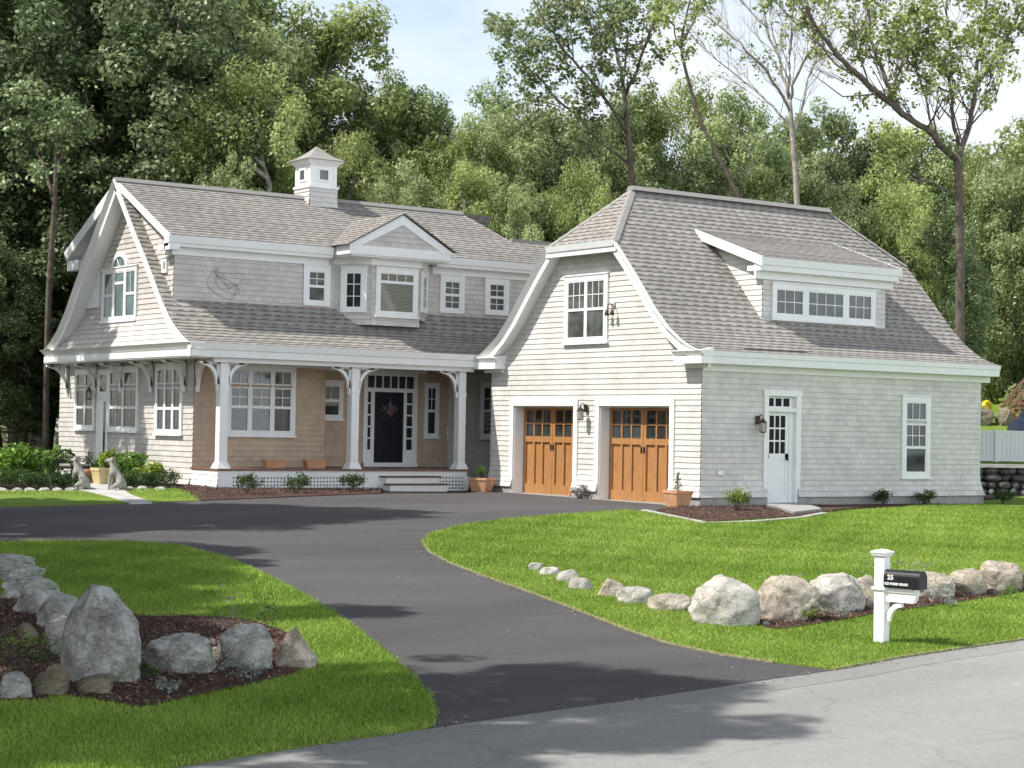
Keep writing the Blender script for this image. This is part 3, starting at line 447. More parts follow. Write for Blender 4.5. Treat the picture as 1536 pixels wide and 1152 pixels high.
# jerkinhead hips at both ends
for xe, xr, s in ((-.30, 1.21, -1), (9.33, 7.70, 1)):
    z0, z1 = pz(3.04), 7.27; y0, y1 = GE0+3.04, GE1-3.04
    n = V3((s*(z1-z0), 0, abs(xr-xe))).normalized(); K = 14
    rows = []
    for i in range(K+1):
        f = i/K; a = V3((xe, y0, z0)).lerp(V3((xr, GY, z1)), f); b = V3((xe, y1, z0)).lerp(V3((xr, GY, z1)), f)
        rows.append((b, a) if s < 0 else (a, b))
    for r0, r1, i in zip(rows, rows[1:], range(K)):
        a, b, c, d = r0[0], r0[1], r1[1], r1[0]
        mb.face([a+n*.014, b+n*.014, c, d], [(-a.y, i*.15+.001), (-b.y, i*.15+.001), (-c.y, i*.15+.149), (-d.y, i*.15+.149)])
        mb.face([a-n*.01, b-n*.01, b+n*.014, a+n*.014], [(-a.y, i*.15+.02)]*4)
groof = HB(mb, 'garage_roof', 'roof')
def capline(mb, pts, w=.13, t=.03, up=.015):
    for p, q in zip(pts, pts[1:]):
        p, q = V3(p), V3(q); d = (q-p).normalized(); s = d.cross(V3((0, 0, 1))).normalized()*w; L = (q-p).length; k = max(1, int(L/.28))
        for i in range(k):
            a, b = p.lerp(q, i/k), p.lerp(q, (i+1)/k); dr = V3((0, 0, -w*.75)); z = V3((0, 0, up)); z2 = V3((0, 0, up+.014))
            mb.face([a+s+dr+z2, b+s+dr+z, b+z, a+z2]); mb.face([a+z2, b+z, b-s+dr+z, a-s+dr+z2]); mb.face([a-s+dr+z2, a+z2, a+s+dr+z2])
for a_, b_ in (((-.31, GE0+3.03, 5.88), (1.21, GY, 7.28)), ((-.31, GE1-3.03, 5.88), (1.21, GY, 7.28)), ((9.34, GE0+3.03, 5.88), (7.7, GY, 7.28))):
    mb = MB(); capline(mb, [a_, b_], .10); mb.build('hip_cap', 'cap', groof)
mb = MB(); mb.hexa([(1.15, 3.84, 7.24), (7.75, 3.84, 7.24), (7.75, 4.16, 7.24), (1.15, 4.16, 7.24), (1.15, 3.93, 7.35), (7.75, 3.93, 7.35), (7.75, 4.07, 7.35), (1.15, 4.07, 7.35)])
mb.build('ridge_vent', 'cap', groof)
# rake boards: band along the curve
def rake(mb, x0, x1, e, sgn, dtop, drop0=.01, drop=.20, dstart=0., tilt=0.):
    ks = [(dstart, pz(dstart))]+[p for p in PROF if dstart+.01 < p[0] < dtop]+[(dtop, pz(dtop))]
    top = []; bot = []
    for i, (d, z) in enumerate(ks):
        a = ks[max(i-1, 0)]; b = ks[min(i+1, len(ks)-1)]; dy, dz = b[0]-a[0], b[1]-a[1]; L = math.hypot(dy, dz); ny, nz = dz/L, -dy/L
        top.append((d+ny*drop0, z+nz*drop0)); bot.append((d+ny*drop, z+nz*drop))
    for i in range(len(ks)-1):
        q = [bot[i], bot[i+1], top[i+1], top[i]]
        P = [(x0+(tilt if j < 2 else 0), e-sgn*d, z) for j, (d, z) in enumerate(q)]+[(x1+tilt, e-sgn*d, z) for d, z in q]
        mb.hexa(P)
for e, s in ((GE0, -1), (GE1, 1)):
    mb = MB(); rake(mb, -.40, -.35, e, s, 3.04, .012, .13, tilt=.11); rake(mb, -.30, -.26, e, s, 3.04, .13, .25); rake(mb, -.26, -.005, e, s, 3.04, .21, .235)
    HB(mb, 'rake_board', 'trim')
mb = MB(); z = pz(3.04)
mb.hexa([(-.36, 2.72, z-.15), (-.31, 2.72, z-.15), (-.31, 5.28, z-.15), (-.36, 5.28, z-.15), (-.40, 2.70, z-.01), (-.31, 2.70, z-.01), (-.31, 5.30, z-.01), (-.40, 5.30, z-.01)])
mb.box(-.335, -.27, 2.66, 5.34, z-.27, z-.15); mb.box(-.27, -.005, 2.6, 5.4, z-.24, z-.21)
HB(mb, 'clipped_gable_fascia', 'trim2')
# eave cornice along side wall; cross-section in (y,z)
CS = [(-.37, 3.262), (-.355, 3.15), (-.33, 3.145), (-.32, 2.99), (-.04, 2.985), (-.035, 2.84), (0, 2.84), (0, 3.262)]
mb = MB(); mb.prism(lambda p: (.0005, p[0], p[1]), lambda p: (9.36, p[0], p[1]), CS)
HB(mb, 'eave_cornice', 'trim2')
def ret(name, ya, yb, mat='trim'):     # cornice return on the gable front
    mb = MB(); mb.hexa([(-.24, ya+.02, 3.14), (0, ya+.02, 3.14), (0, yb-.02, 3.14), (-.24, yb-.02, 3.14), (-.39, ya, 3.255), (0, ya, 3.255), (0, yb, 3.255), (-.39, yb, 3.255)]); mb.box(-.33, -.0, ya+.03, yb-.03, 2.985, 3.14); mb.box(-.06, -.0, ya+.1, yb-.1, 2.90, 2.985)
    mb.hexa([(-.38, ya, 3.256), (-.0, ya, 3.256), (-.0, yb, 3.256), (-.38, yb, 3.256), (-.34, ya, 3.27), (-.0, ya, 3.33), (-.0, yb, 3.33), (-.34, yb, 3.27)])
    return HB(mb, name, mat)
ret('cornice_return', -.371, .60); ret('cornice_return', 7.35, 8.33)
# garage doors
def garage_door(y0, y1, top):
    # white casing and reveal
    mb = MB(); c = .15
    fbox(mb, F0, -y1-c, -y1, -.14, top+.01, 0, .045); fbox(mb, F0, -y0, -y0+c, -.14, top+.01, 0, .045); fbox(mb, F0, -y1-c, -y0+c, top+.012, top+.17, 0, .05)
    fbox(mb, F0, -y1-.0, -y1+.02, -.14, top, -.30, .0); fbox(mb, F0, -y0-.02, -y0, -.14, top, -.30, .0); fbox(mb, F0, -y1, -y0, top-.02, top+.01, -.30, .0)
    fr = HB(mb, 'garage_door_casing', 'trim')
    u0, u1 = -y1+.02, -y0-.02; W = u1-u0; b = -.11 if y0 < 2 else -.08
    F = Fr((.27, 0, 0), (0, -1, 0), (-1, 0, 0)); mb = MB()
    fbox(mb, F, u0, u1, b, top-.02, -.06, -.045)
    for h in (0, 1):
        a0 = u0+h*W/2+.006; a1 = a0+W/2-.012; st = .09
        fbox(mb, F, a0, a0+st, b, top-.02, -.045, 0); fbox(mb, F, a1-st, a1, b, top-.02, -.045, 0)
        for v0, v1 in ((b, b+.24), (1.19, 1.33), (top-.09, top-.02)): fbox(mb, F, a0+st, a1-st, v0, v1, -.045, -.001)
        w = (a1-a0-2*st)
        for i in (1, 2): q = a0+st+w*i/3; fbox(mb, F, q-.035, q+.035, b+.24, 1.19, -.045, -.002); fbox(mb, F, q-.022, q+.022, 1.33, top-.09, -.045, -.004)
        fbox(mb, F, a0+st, a1-st, 1.625, 1.665, -.045, -.006)
    d = HB(mb, 'garage_door', 'wood')
    g = MB(); fbox(g, F, u0+.05, u1-.05, 1.30, top-.05, -.044, -.036); g.build('pane', 'glass', d)
    for s in (-1, 1):
        hd = MB(); x = (u0+u1)/2+s*.05; fbox(hd, F, x-.012, x+.012, 1.0, 1.14, -.001, .03); hd.build('handle', 'iron', d)
    sl = MB(); fbox(sl, F0, -y1, -y0, -.16, b+.005, -.3, .04); HB(sl, 'door_sill', 'conc')
garage_door(4.52, 6.97, 2.06); garage_door(1.02, 3.55, 2.06)
# upper gable window pair
U2 = lambda c, r: [(0, .5, 1, 1), (.5, 1, c, r)]
window(F0, -4.95, -3.29, 3.56, 5.14, [(0, .485, U2(3, 2)), (.515, 1, U2(3, 2))], cas=.12, glass='glass2')
# side door with transom
F1r = F1
mb = MB()
for a, b_, c, d_ in ((1.82, 1.95, -.16, 2.45), (2.80, 2.95, -.16, 2.45)): fbox(mb, F1, a, b_, c, d_, 0, .05)
fbox(mb, F1, 1.80, 2.97, 2.34, 2.47, 0, .06); fbox(mb, F1, 1.95, 2.80, 1.99, 2.07, -.08, .045); fbox(mb, F1, 1.80, 2.97, -.30, -.14, -.1, .16)
fbox(mb, F1, 1.95, 1.97, -.14, 2.34, -.12, 0); fbox(mb, F1, 2.78, 2.80, -.14, 2.34, -.12, 0)
fbox(mb, F1, 2.66, 2.80, -.14, 2.0, -.1, -.04)
sd = HB(mb, 'side_door_casing', 'trim2')
Fd = Fr((0, .07, 0), (1, 0, 0), (0, -1, 0)); mb = MB()
fbox(mb, Fd, 1.97, 2.66, -.13, 1.99, -.03, 0)
fbox(mb, Fd, 1.97, 2.66, .95, 1.05, 0, .012); fbox(mb, Fd, 1.97, 2.07, -.13, 1.99, 0, .012); fbox(mb, Fd, 2.56, 2.66, -.13, 1.99, 0, .012)
fbox(mb, Fd, 2.07, 2.56, 1.90, 1.99, 0, .011); fbox(mb, Fd, 2.07, 2.56, -.13, .1, 0, .011)
for i in (1, 2):
    q = 2.07+.49*i/3; fbox(mb, Fd, q-.018, q+.018, 1.05, 1.90, 0, .012); z = 1.05+.85*i/3; fbox(mb, Fd, 2.07, 2.56, z-.018, z+.018, 0, .0115)
door = HB(mb, 'side_door', 'trim2'); g = MB(); fbox(g, Fd, 2.07, 2.56, 1.05, 1.90, -.001, .005); g.build('pane', 'dark', door)
k = MB(); k.ball((2.60, .02, .93), .035); k.build('handle', 'iron', door, smooth=True)
mb = MB(); fbox(mb, Fd, 1.97, 2.80, 2.07, 2.34, -.03, 0)
for u in (1.97, 2.21, 2.45, 2.69): fbox(mb, Fd, u-(.0 if u < 2 else .018), u+.03, 2.07, 2.34, 0, .02)
fbox(mb, Fd, 1.97, 2.8, 2.07, 2.11, 0, .019); fbox(mb, Fd, 1.97, 2.8, 2.29, 2.34, 0, .019); fbox(mb, Fd, 2.69, 2.8, 2.07, 2.34, 0, .018)
tr = HB(mb, 'transom', 'trim2'); g = MB(); fbox(g, Fd, 1.99, 2.68, 2.10, 2.3, .001, .006); g.build('pane', 'dark', tr)
# side window (transom + double hung)
window(F1, 6.25, 7.22, .52, 2.44, [(0, 1, [(0, .36, 1, 1), (.36, .69, 3, 2), (.74, 1, 3, 1)])], cas=.13, trim='trim2')
# ---------------- shed dormer on garage roof : front wall y=1.10 x 2.77..6.83, eave y=.85 z 5.52
Fdm = FY(1.10); mb = MB()
siding(mb, Fdm, 3.95, 5.2, const(2.77), const(6.83), out=lambda v: 0)
def cheek(mb, x, sgn):
    F = Fr((x, 0, 0), (0, -1, 0), (-1, 0, 0)) if sgn < 0 else Fr((x, 0, 0), (0, 1, 0), (1, 0, 0))
    y_top = lambda z: (GE0+pd(z)+.03)
    roofy = lambda z: 1.10 if z < 5.28 else .85+(z-5.30)/.40
    if sgn < 0: siding(mb, F, 3.95, 6.40, lambda z: -max(y_top(z), 1.1), lambda z: -roofy(z))
    else: siding(mb, F, 3.95, 6.40, lambda z: roofy(z), lambda z: max(y_top(z), 1.1))
DSL = (6.5-5.56)/(3.62-.85)
def cheek2(mb, x, sgn):
    F = Fr((x, 0, 0), (0, -1, 0), (-1, 0, 0)) if sgn < 0 else Fr((x, 0, 0), (0, 1, 0), (1, 0, 0))
    yt = lambda z: max(GE0+pd(z)+.05, 1.1); yr = lambda z: max(1.1, .85+(z-5.42)/DSL)
    if sgn < 0: siding(mb, F, 3.95, 6.42, lambda z: -yt(z), lambda z: -min(yr(z), yt(z)))
    else: siding(mb, F, 3.95, 6.42, lambda z: min(yr(z), yt(z)), lambda z: yt(z))
cheek2(mb, 2.77, -1); cheek2(mb, 6.83, 1)
dm = HB(mb, 'dormer', 'sid_g')
mb = MB(); courses(mb, [((2.50, .83, 5.55), (7.05, .83, 5.55)), ((2.50, 3.62, 6.50), (7.05, 3.62, 6.50))], (0, -DSL, 1)); mb.build('dormer_roof', 'roof', dm)
mb = MB()
mb.prism(lambda p: (2.50, p[0], p[1]), lambda p: (7.05, p[0], p[1]), [(.80, 5.54), (.83, 5.37), (.86, 5.365), (.87, 5.24), (1.04, 5.235), (1.045, 5.06), (1.1, 5.06), (1.1, 5.54)])
# sloping rake trims of the dormer
for x0, x1 in ((2.46, 2.51), (7.04, 7.09)):
    mb.hexa([(x0, .80, 5.33), (x1, .80, 5.33), (x1, 3.55, 6.27), (x0, 3.55, 6.27), (x0, .80, 5.55), (x1, .80, 5.55), (x1, 3.68, 6.53), (x0, 3.68, 6.53)])
for x0, x1 in ((2.51, 2.76), (6.84, 7.04)):
    mb.hexa([(x0, .9, 5.34), (x1, .9, 5.34), (x1, 3.5, 6.25), (x0, 3.5, 6.25), (x0, .9, 5.37), (x1, .9, 5.37), (x1, 3.5, 6.29), (x0, 3.5, 6.29)])
mb.box(2.52, 2.768, .885, 1.35, 5.245, 5.36)
mb.build('dormer_cornice', 'trim2', dm)
w = window(Fdm, 3.05, 6.45, 4.17, 4.99, [(0, .28, [(0, 1, 3, 2)]), (.325, .70, [(0, 1, 4, 2)]), (.745, 1, [(0, 1, 3, 2)])], cas=.12, trim='trim2')
# near-black strip lying on the roof near the eave
mb = MB(); mb.box(1.15, 3.05, -.10, -.05, 3.325, 3.36); HB(mb, 'eave_strip', 'dark')

# ---------------- MAIN HOUSE (drawn in its own plan units, then set back behind the garage)
HS, HOFF = 1.043, Vector((1.156, 1.317, -.0639))
def hp(x, y, z): return (x*HS+HOFF.x, y*HS+HOFF.y, z*HS+HOFF.z)
before = set(bpy.data.meshes)
HE0, HE1, HY = 6.70, 15.30, 11.0
XO, XU, XW = -8.92, -8.55, -8.10
RW = 9.2       # recessed entry wall
# ground floor gable wall x=-8.10 (y 8.2 .. 16.2)
FW_ = FX(XW)
mb = MB(); siding(mb, FW_, .10, 3.0, const(-16.15), const(-8.2), out=flare); HB(mb, 'gable_end_wall', 'sid_h')
mb = MB(); siding(mb, FY(8.2), .50, 3.0, const(XW), const(-4.67)); fr_ = Fr((-4.67, 0, 0), (0, 1, 0), (1, 0, 0)); siding(mb, fr_, .5, 3.0, const(8.2), const(RW))
siding(mb, FY(RW), .50, 3.0, const(-4.67), const(-.5)); HB(mb, 'porch_wall', 'sid_p')
mb = MB(); siding(mb, FY(RW-.001), .08, 3.3, const(-.5), const(2.5)); HB(mb, 'link_wall', 'sid_g')
mb = MB(); mb.box(XW, XW+.05, 8.2, 16.15, -.2, .11); HB(mb, 'foundation', 'conc'); mb = MB(); mb.box(-1.44, 2, RW-.03, RW+.05, -.3, .09); HB(mb, 'foundation', 'conc')
mb = MB(); mb.box(XW+.02, 4, 16.0, 16.1, 0, 3.3); mb.box(-8.0, 4.0, 13.7, 13.8, 3, 5.7); mb.box(3.9, 4.0, 8.4, 13.7, 0, 5.6); HB(mb, 'rear_wall', 'sid_h')
mb = MB(); mb.hexa([(-8.4, 15.2, 3.05), (4, 15.2, 3.05), (4, 16.4, 3.0), (-8.4, 16.4, 3.0), (-8.4, 15.2, 3.2), (4, 15.2, 3.2), (4, 16.4, 3.08), (-8.4, 16.4, 3.08)]); HB(mb, 'rear_lean_to_roof', 'roof')
# upper gable wall, flaring out to the pent
FU = FX(XU); mb = MB()
fl2 = lambda v: .36*max(0, (4.15-v)/.88)**1.8 if v < 4.15 else 0.
siding(mb, FU, 3.27, 7.05, lambda z: -(HE1-pd(z)-.03), lambda z: -(HE0+pd(z)+.03), out=fl2, lip=.016)
HB(mb, 'upper_gable_wall', 'sid_h')
# pent fascia below gable, two tiers, wraps past the left corner
mb = MB()
mb.hexa([(XO+.07, 6.62, 3.12), (XO+.3, 6.62, 3.12), (XO+.3, 15.3, 3.12), (XO+.07, 15.3, 3.12), (XO-.09, 6.62, 3.275), (XO+.3, 6.62, 3.275), (XO+.3, 15.3, 3.275), (XO-.09, 15.3, 3.275)])
mb.box(XO+.0, XO+.2, 6.64, 15.25, 2.98, 3.118); mb.box(XO+.02, XW+.02, 6.7, 15.25, 2.95, 2.979)
HB(mb, 'pent_fascia', 'trim')
mb = MB(); mb.hexa([(XO-.09, 14.9, 3.28), (XO+.8, 14.9, 3.28), (XO+.8, 15.35, 3.28), (XO-.09, 15.35, 3.28), (XO-.09, 14.9, 3.30), (XO+.8, 14.9, 3.5), (XO+.8, 15.35, 3.34), (XO-.09, 15.35, 3.30)]); HB(mb, 'pent_roof', 'roof')
# main steep slopes
mb = MB()
slope(mb, XO, 1.2, HE0, -1, clip=False, dmax=1.62)            # lower roof over the porch
slope(mb, XO, -8.60, HE0, -1, clip=False, d0=1.62)            # strip beside the wall dormer
slope(mb, XO, -8.3, HE1, 1, clip=False, dmax=3.0); slope(mb, XO, 2.0, HE1, 1, clip=False, dmax=1.6); slope(mb, XO, 2.0, HE1, 1, clip=False, d0=3.)
hroof = HB(mb, 'main_roof', 'roof')
for e, s in ((HE0, -1), (HE1, 1)):
    mb = MB(); rake(mb, XO-.07, XO-.02, e, s, 4.3, .012, .12, .02, tilt=.10); rake(mb, XO+.02, XO+.06, e, s, 4.3, .12, .22, .02); rake(mb, XO+.06, XU-.0, e, s, 4.2, .19, .215, .02)
    HB(mb, 'rake_board', 'trim')
# porch eave fascia
mb = MB(); mb.prism(lambda p: (XO-.04, p[0], p[1]), lambda p: (-1.2, p[0], p[1]), [(6.60, 3.265), (6.63, 3.13), (6.66, 3.125), (6.665, 2.965), (6.80, 2.96), (6.80, 3.265)])
mb.box(-8.3, -1.35, 6.80, 7.02, 2.86, 3.05); HB(mb, 'porch_fascia', 'trim2')
mb = MB(); mb.box(XW-.05, 1.9, 7.0, 8.19, 2.97, 2.99); mb.box(-4.66, 1.9, 8.19, RW, 2.97, 2.99); HB(mb, 'porch_ceiling', 'cream')
mb = MB(); mb.box(-8.0, -4.70, 8.13, 8.19, 2.84, 2.969); mb.box(-4.64, -1.2, RW-.06, RW-.005, 2.84, 2.969); HB(mb, 'porch_frieze', 'trim2')
# second floor wall y=8.3
YD = 8.30; FD = FY(YD); mb = MB(); siding(mb, FD, 4.24, 5.5, const(-8.62), const(3.9))
F_ch = FX(-8.62)
USL = (7.25-5.76)/(11.0-8.05)
siding(mb, F_ch, 4.24, 6.95, lambda z: -max(HE0+pd(z)+.03, 8.3), lambda z: -min(max(8.3, 8.05+(z-5.62)/USL), HE0+pd(z)+.03))
HB(mb, 'upper_wall', 'sid_h')
# upper shallow roof, with hip and lower wing ridge on the right
def uz(y): return 5.76+USL*(y-8.05)
mb = MB(); XL = -8.86
rows = []
def xr_(y): return 6.0 if y <= 9.40 else 1.43+(.96-1.43)*(y-9.40)/1.6
ys = [8.0, 9.40]; A = [((XL, y, uz(y)), (6.0, y, uz(y))) for y in ys]; courses(mb, A, (0, -USL, 1))
courses(mb, [((XL, y, uz(y)), (xr_(y+1e-4), y, uz(y))) for y in (9.40, 11.0)], (0, -USL, 1))
courses(mb, [((.96+.47, 9.4, uz(9.4)), (2.9, 13.9, uz(8.1))), ((.96, 11., 7.25), (.97, 11.0, 7.25))], (1, 0, 1))
mb.face([(6, 9.4, uz(9.4)), (1.43, 9.4, uz(9.4)), (1.9, 11.5, uz(8.2)), (6, 11.5, uz(8.2))]); mb.face([(XL, 11.0, 7.25), (.96, 11, 7.25), (2.9, 13.95, 5.8), (XL, 13.95, 5.8)][::-1])
uroof = HB(mb, 'upper_roof', 'roof')
mb = MB(); mb.hexa([(XL-.08, 10.84, 7.21), (.98, 10.84, 7.21), (.98, 11.16, 7.21), (XL-.08, 11.16, 7.21), (XL-.08, 10.92, 7.31), (.98, 10.92, 7.31), (.98, 11.08, 7.31), (XL-.08, 11.08, 7.31)])
mb.box(1.5, 6, 9.34, 9.46, 6.42, 6.50); mb.build('ridge_vent', 'cap', uroof)
mb = MB(); capline(mb, [(1.43, 9.4, uz(9.4)), (.96, 11, 7.25)], .09); mb.build('hip_cap', 'cap', uroof)
# upper cornice
def cornice(mb, xa, xb, yw, zt, ov=.27):
    mb.prism(lambda p: (xa, p[0], p[1]), lambda p: (xb, p[0], p[1]), [(yw-ov-.03, zt), (yw-ov, zt-.17), (yw-ov+.03, zt-.175), (yw-ov+.04, zt-.25), (yw-.05, zt-.255), (yw-.045, zt-.42), (yw, zt-.42), (yw, zt)])
mb = MB(); cornice(mb, -1.66, 3.9, YD, 5.735); HB(mb, 'upper_cornice', 'trim2')
mb = MB(); cornice(mb, XL-.02, -4.62, YD, 5.735)
# rake trim of upper roof and return
mb.hexa([(XL-.05, 7.98, 5.55), (XL+.0, 7.98, 5.55), (XL, 10.75, 6.96), (XL-.05, 10.75, 6.96), (XL-.05, 7.98, 5.73), (XL, 7.98, 5.73), (XL, 10.95, 7.22), (XL-.05, 10.95, 7.22)])
mb.hexa([(XL, 8.1, 5.58), (-8.63, 8.1, 5.58), (-8.63, 10.6, 6.86), (XL, 10.6, 6.86), (XL, 8.1, 5.61), (-8.63, 8.1, 5.61), (-8.63, 10.6, 6.89), (XL, 10.6, 6.89)])
mb.box(XL-.02, -8.63, 8.0, 8.62, 5.40, 5.55); mb.box(XL+.1, -8.63, 8.1, 8.5, 5.30, 5.40)
HB(mb, 'upper_cornice', 'trim2')
# rear mirrored dormer corner seen left of the gable
mb = MB(); mb.hexa([(XL-.05, 11.2, 6.88), (XL+.3, 11.2, 6.88), (XL+.3, 13.95, 5.50), (XL-.05, 13.95, 5.50), (XL-.05, 11.1, 7.2), (XL+.3, 11.1, 7.2), (XL+.3, 14.1, 5.72), (XL-.05, 14.1, 5.72)]); mb.box(XL, -8.5, 13.3, 14.0, 5.25, 5.5); mb.box(-8.6, -8.5, 12.6, 13.7, 4.3, 5.9)
HB(mb, 'rear_cornice', 'trim2')
# ---------------- bay + pediment
def bay():
    yb, yw = 7.65, YD; a, b, c, d = -4.42, -3.79, -2.42, -1.78
    s2 = math.sqrt(.5); mb = MB()
    Ff = FY(yb); siding(mb, Ff, 3.92, 5.36, const(b), const(c))
    LA = Fr((a, yw, 0), (V3((b-a, yb-yw, 0)).normalized()), V3((yb-yw, -(b-a), 0)).normalized()); LL = math.hypot(b-a, yb-yw)
    RA = Fr((c, yb, 0), (V3((d-c, yw-yb, 0)).normalized()), V3((yw-yb, -(d-c), 0)).normalized()); RL = math.hypot(d-c, yw-yb)
    siding(mb, LA, 3.92, 5.36, const(0), const(LL)); siding(mb, RA, 4.1, 5.36, const(0), const(RL))
    bottom = [(a, yw+.1, 4.2), (b, yb, 3.93), (c, yb, 3.93), (d, yw+.1, 4.1)]; mb.face(bottom[::-1])
    by = HB(mb, 'bay_window', 'sid_h')
    window(Ff, -3.68, -2.50, 4.16, 5.30, [(0, 1, [(0, .76, 1, 1), (.76, 1, 4, 1)])], glass='blind', parent=house, name='window', trim='trim2')
    window(LA, .16, LL-.10, 4.22, 5.30, [(0, 1, [(0, 1, 2, 3)])], cas=.12, trim='trim2', sill=False); window(RA, .12, RL-.14, 4.30, 5.30, [(0, 1, [(0, 1, 2, 3)])], cas=.12, trim='trim2', sill=False)
    # pediment box
    mb = MB(); yp = 7.35; x0, x1, xc = -4.58, -1.72, -3.12
    mb.box(x0, x1, yp, YD+.1, 5.56, 5.78); mb.box(x0+.06, x1-.06, yp+.05, YD+.1, 5.52, 5.56)
    f = [(a-.03, yw, 5.36), (b-.02, yb-.04, 5.36), (c+.02, yb-.04, 5.36), (d+.03, yw, 5.36)]; g = [(p[0], p[1], 5.52) for p in f]
    mb.hexa(f+g)
    # raking boards
    zt = 6.60; Fp = FY(yp)
    for s in (-1, 1):
        xe = x0-.03 if s < 0 else x1+.12; ze = 5.80 if s < 0 else 5.74
        P = [(xe, ze-.02), (xc, zt-.02), (xc, zt-.26), (xe-s*.36, ze-.02)]
        if s > 0: P = P[::-1]
        mb.prism(lambda p: (p[0], yp-.01, p[1]), lambda p: (p[0], yp+.25, p[1]), P)
    HB(mb, 'pediment', 'trim2')
    mb = MB(); siding(mb, Fr((0, yp+.02, 0), (1, 0, 0), (0, -1, 0)), 5.78, 6.40, lambda z: x0+.36+(z-5.78)*1.72, lambda z: x1-.30-(z-5.78)*1.72); HB(mb, 'pediment_panel', 'sid_h')
    # its little gable roof running back into the upper roof
    mb = MB(); zt = 6.62
    yback = 8.05+(zt-5.76)/USL
    for s in (-1, 1):
        xe = x0-.10 if s < 0 else x1+.14; ze = 5.77
        yl = 8.05+(ze-5.76)/USL
        n = V3((s*(zt-ze), 0, abs(xc-xe))).normalized(); K = 11
        for i in range(K):
            f0, f1 = i/K, (i+1)/K
            q = lambda f: (V3((xe+(xc-xe)*f, yp-.06, ze+(zt-ze)*f)), V3((xe+(xc-xe)*f, yl+(yback-yl)*f+.04, ze+(zt-ze)*f)))
            A, B = q(f0); D, E = q(f1)
            mb.face([A+n*.014, B+n*.014, E, D] if s > 0 else [B+n*.014, A+n*.014, D, E], [(A.y, i*.15+.001), (B.y, i*.15+.001), (E.y, i*.15+.149), (D.y, i*.15+.149)])
            mb.face([A, B, B+n*.014, A+n*.014]); mb.face([A-V3((0, 0, .03)), A+n*.014, D, D-V3((0, 0, .03))])
    mb.build('pediment_roof', 'roof', uroof)
bay()
# ---------------- second floor windows
for (a, b, c, d) in ((-5.29, -4.57, 4.34, 5.30), (-1.42, -.69, 4.36, 5.30), (-.06, .68, 4.38, 5.31)):
    window(FD, a, b, c, d, [(0, 1, [(0, .5, 1 if a < -5 else 2, 1 if a < -5 else 2), (.5, 1, 2, 2)])], cas=.13, trim='trim2', sill=False, glass='glass2')
# cheek window
window(F_ch, -8.86, -8.60, 4.92, 5.26, [(0, 1, [(0, 1, 1, 1)])], cas=.06, sill=False)
# gable triple window with arched centre
def gable_window():
    F = FU; w = window(F, -12.40, -10.38, 3.93, 5.20, [(0, .30, [(0, .5, 1, 1), (.5, 1, 1, 1)]), (.34, .66, [(0, .75, 1, 1), (.75, 1, 1, 1)]), (.70, 1, [(0, .5, 1, 1), (.5, 1, 2, 1)])], cas=.09, glass='teal')
    mb = MB(); N = 14; c = -11.40; r0, r1 = .33, .43; z0 = 5.21
    for i in range(N):
        t0, t1 = math.pi*i/N, math.pi*(i+1)/N
        q = lambda r, t, n: F.p(c+math.cos(t)*r*1.08, z0+math.sin(t)*r*.80, n)
        mb.hexa([q(r0, t0, .055), q(r0, t1, .055), q(r0, t1, 0), q(r0, t0, 0), q(r1, t0, .055), q(r1, t1, .055), q(r1, t1, 0), q(r1, t0, 0)])
    for t in (math.pi*.33, math.pi*.67):
        mb.tube([F.p(c, z0, .035), F.p(c+math.cos(t)*.34, z0+math.sin(t)*.27, .035)], .009, 4)
    a = mb.build('arched_head', 'trim', w)
    g = MB(); g.face([F.p(c+math.cos(math.pi*i/N)*.36, z0+math.sin(math.pi*i/N)*.27, .024) for i in range(N+1)]); g.build('pane', 'teal', w)
gable_window()
# ---------------- ground floor gable wall windows and door
T2 = lambda c: [(0, .36, c, 1), (.36, .70, c, 1), (.755, 1, c, 1)]
window(FW_, -15.05, -13.78, 1.30, 2.80, [(0, .485, T2(1)), (.515, 1, T2(1))], cas=.09)
window(FW_, -12.93, -11.17, 1.28, 2.82, [(0, .485, T2(2)), (.515, 1, T2(2))], cas=.09)
window(FW_, -10.18, -8.74, 1.24, 2.84, [(0, .31, T2(1)), (.345, .655, T2(1)), (.69, 1, T2(1))], cas=.09)
mb = MB(); fbox(mb, FW_, -13.62, -13.52, .15, 2.8, 0, .05); fbox(mb, FW_, -13.04, -12.94, .15, 2.8, 0, .05); fbox(mb, FW_, -13.52, -13.04, 2.1, 2.2, 0, .05); fbox(mb, FW_, -13.52, -13.04, 2.7, 2.8, 0, .05); fbox(mb, FW_, -13.52, -13.04, .15, 2.1, 0, .03); fbox(mb, FW_, -13.52, -13.04, 2.2, 2.7, 0, .03)
gd = HB(mb, 'garden_door', 'trim'); g = MB(); fbox(g, FW_, -13.22, -13.10, .6, 2.0, .03, .036); fbox(g, FW_, -13.46, -13.1, 2.25, 2.66, .03, .036); g.build('pane', 'glass', gd)
# porch window: three units + transoms
window(FY(8.2), -7.30, -5.50, 1.24, 2.86, [(0, .30, [(0, .40, 1, 1), (.40, .72, 2, 2), (.76, 1, 2, 1)]), (.335, .665, [(0, .40, 1, 1), (.40, .72, 2, 2), (.76, 1, 2, 1)]), (.70, 1, [(0, .40, 1, 1), (.40, .72, 2, 2), (.76, 1, 2, 1)])], cas=.10, trim='trim2')
window(FY(RW), -4.30, -3.62, 1.66, 2.58, [(0, 1, DH(2, 1))], cas=.09, trim='trim2'); window(FY(RW), -1.80+.56, -.80, 1.25, 2.60, [(0, 1, DH(2, 2))], cas=.08, trim='trim2')
window(FY(RW), .46, 1.12, 1.25, 2.68, [(0, 1, DH(2, 2))], cas=.10, trim='trim2')
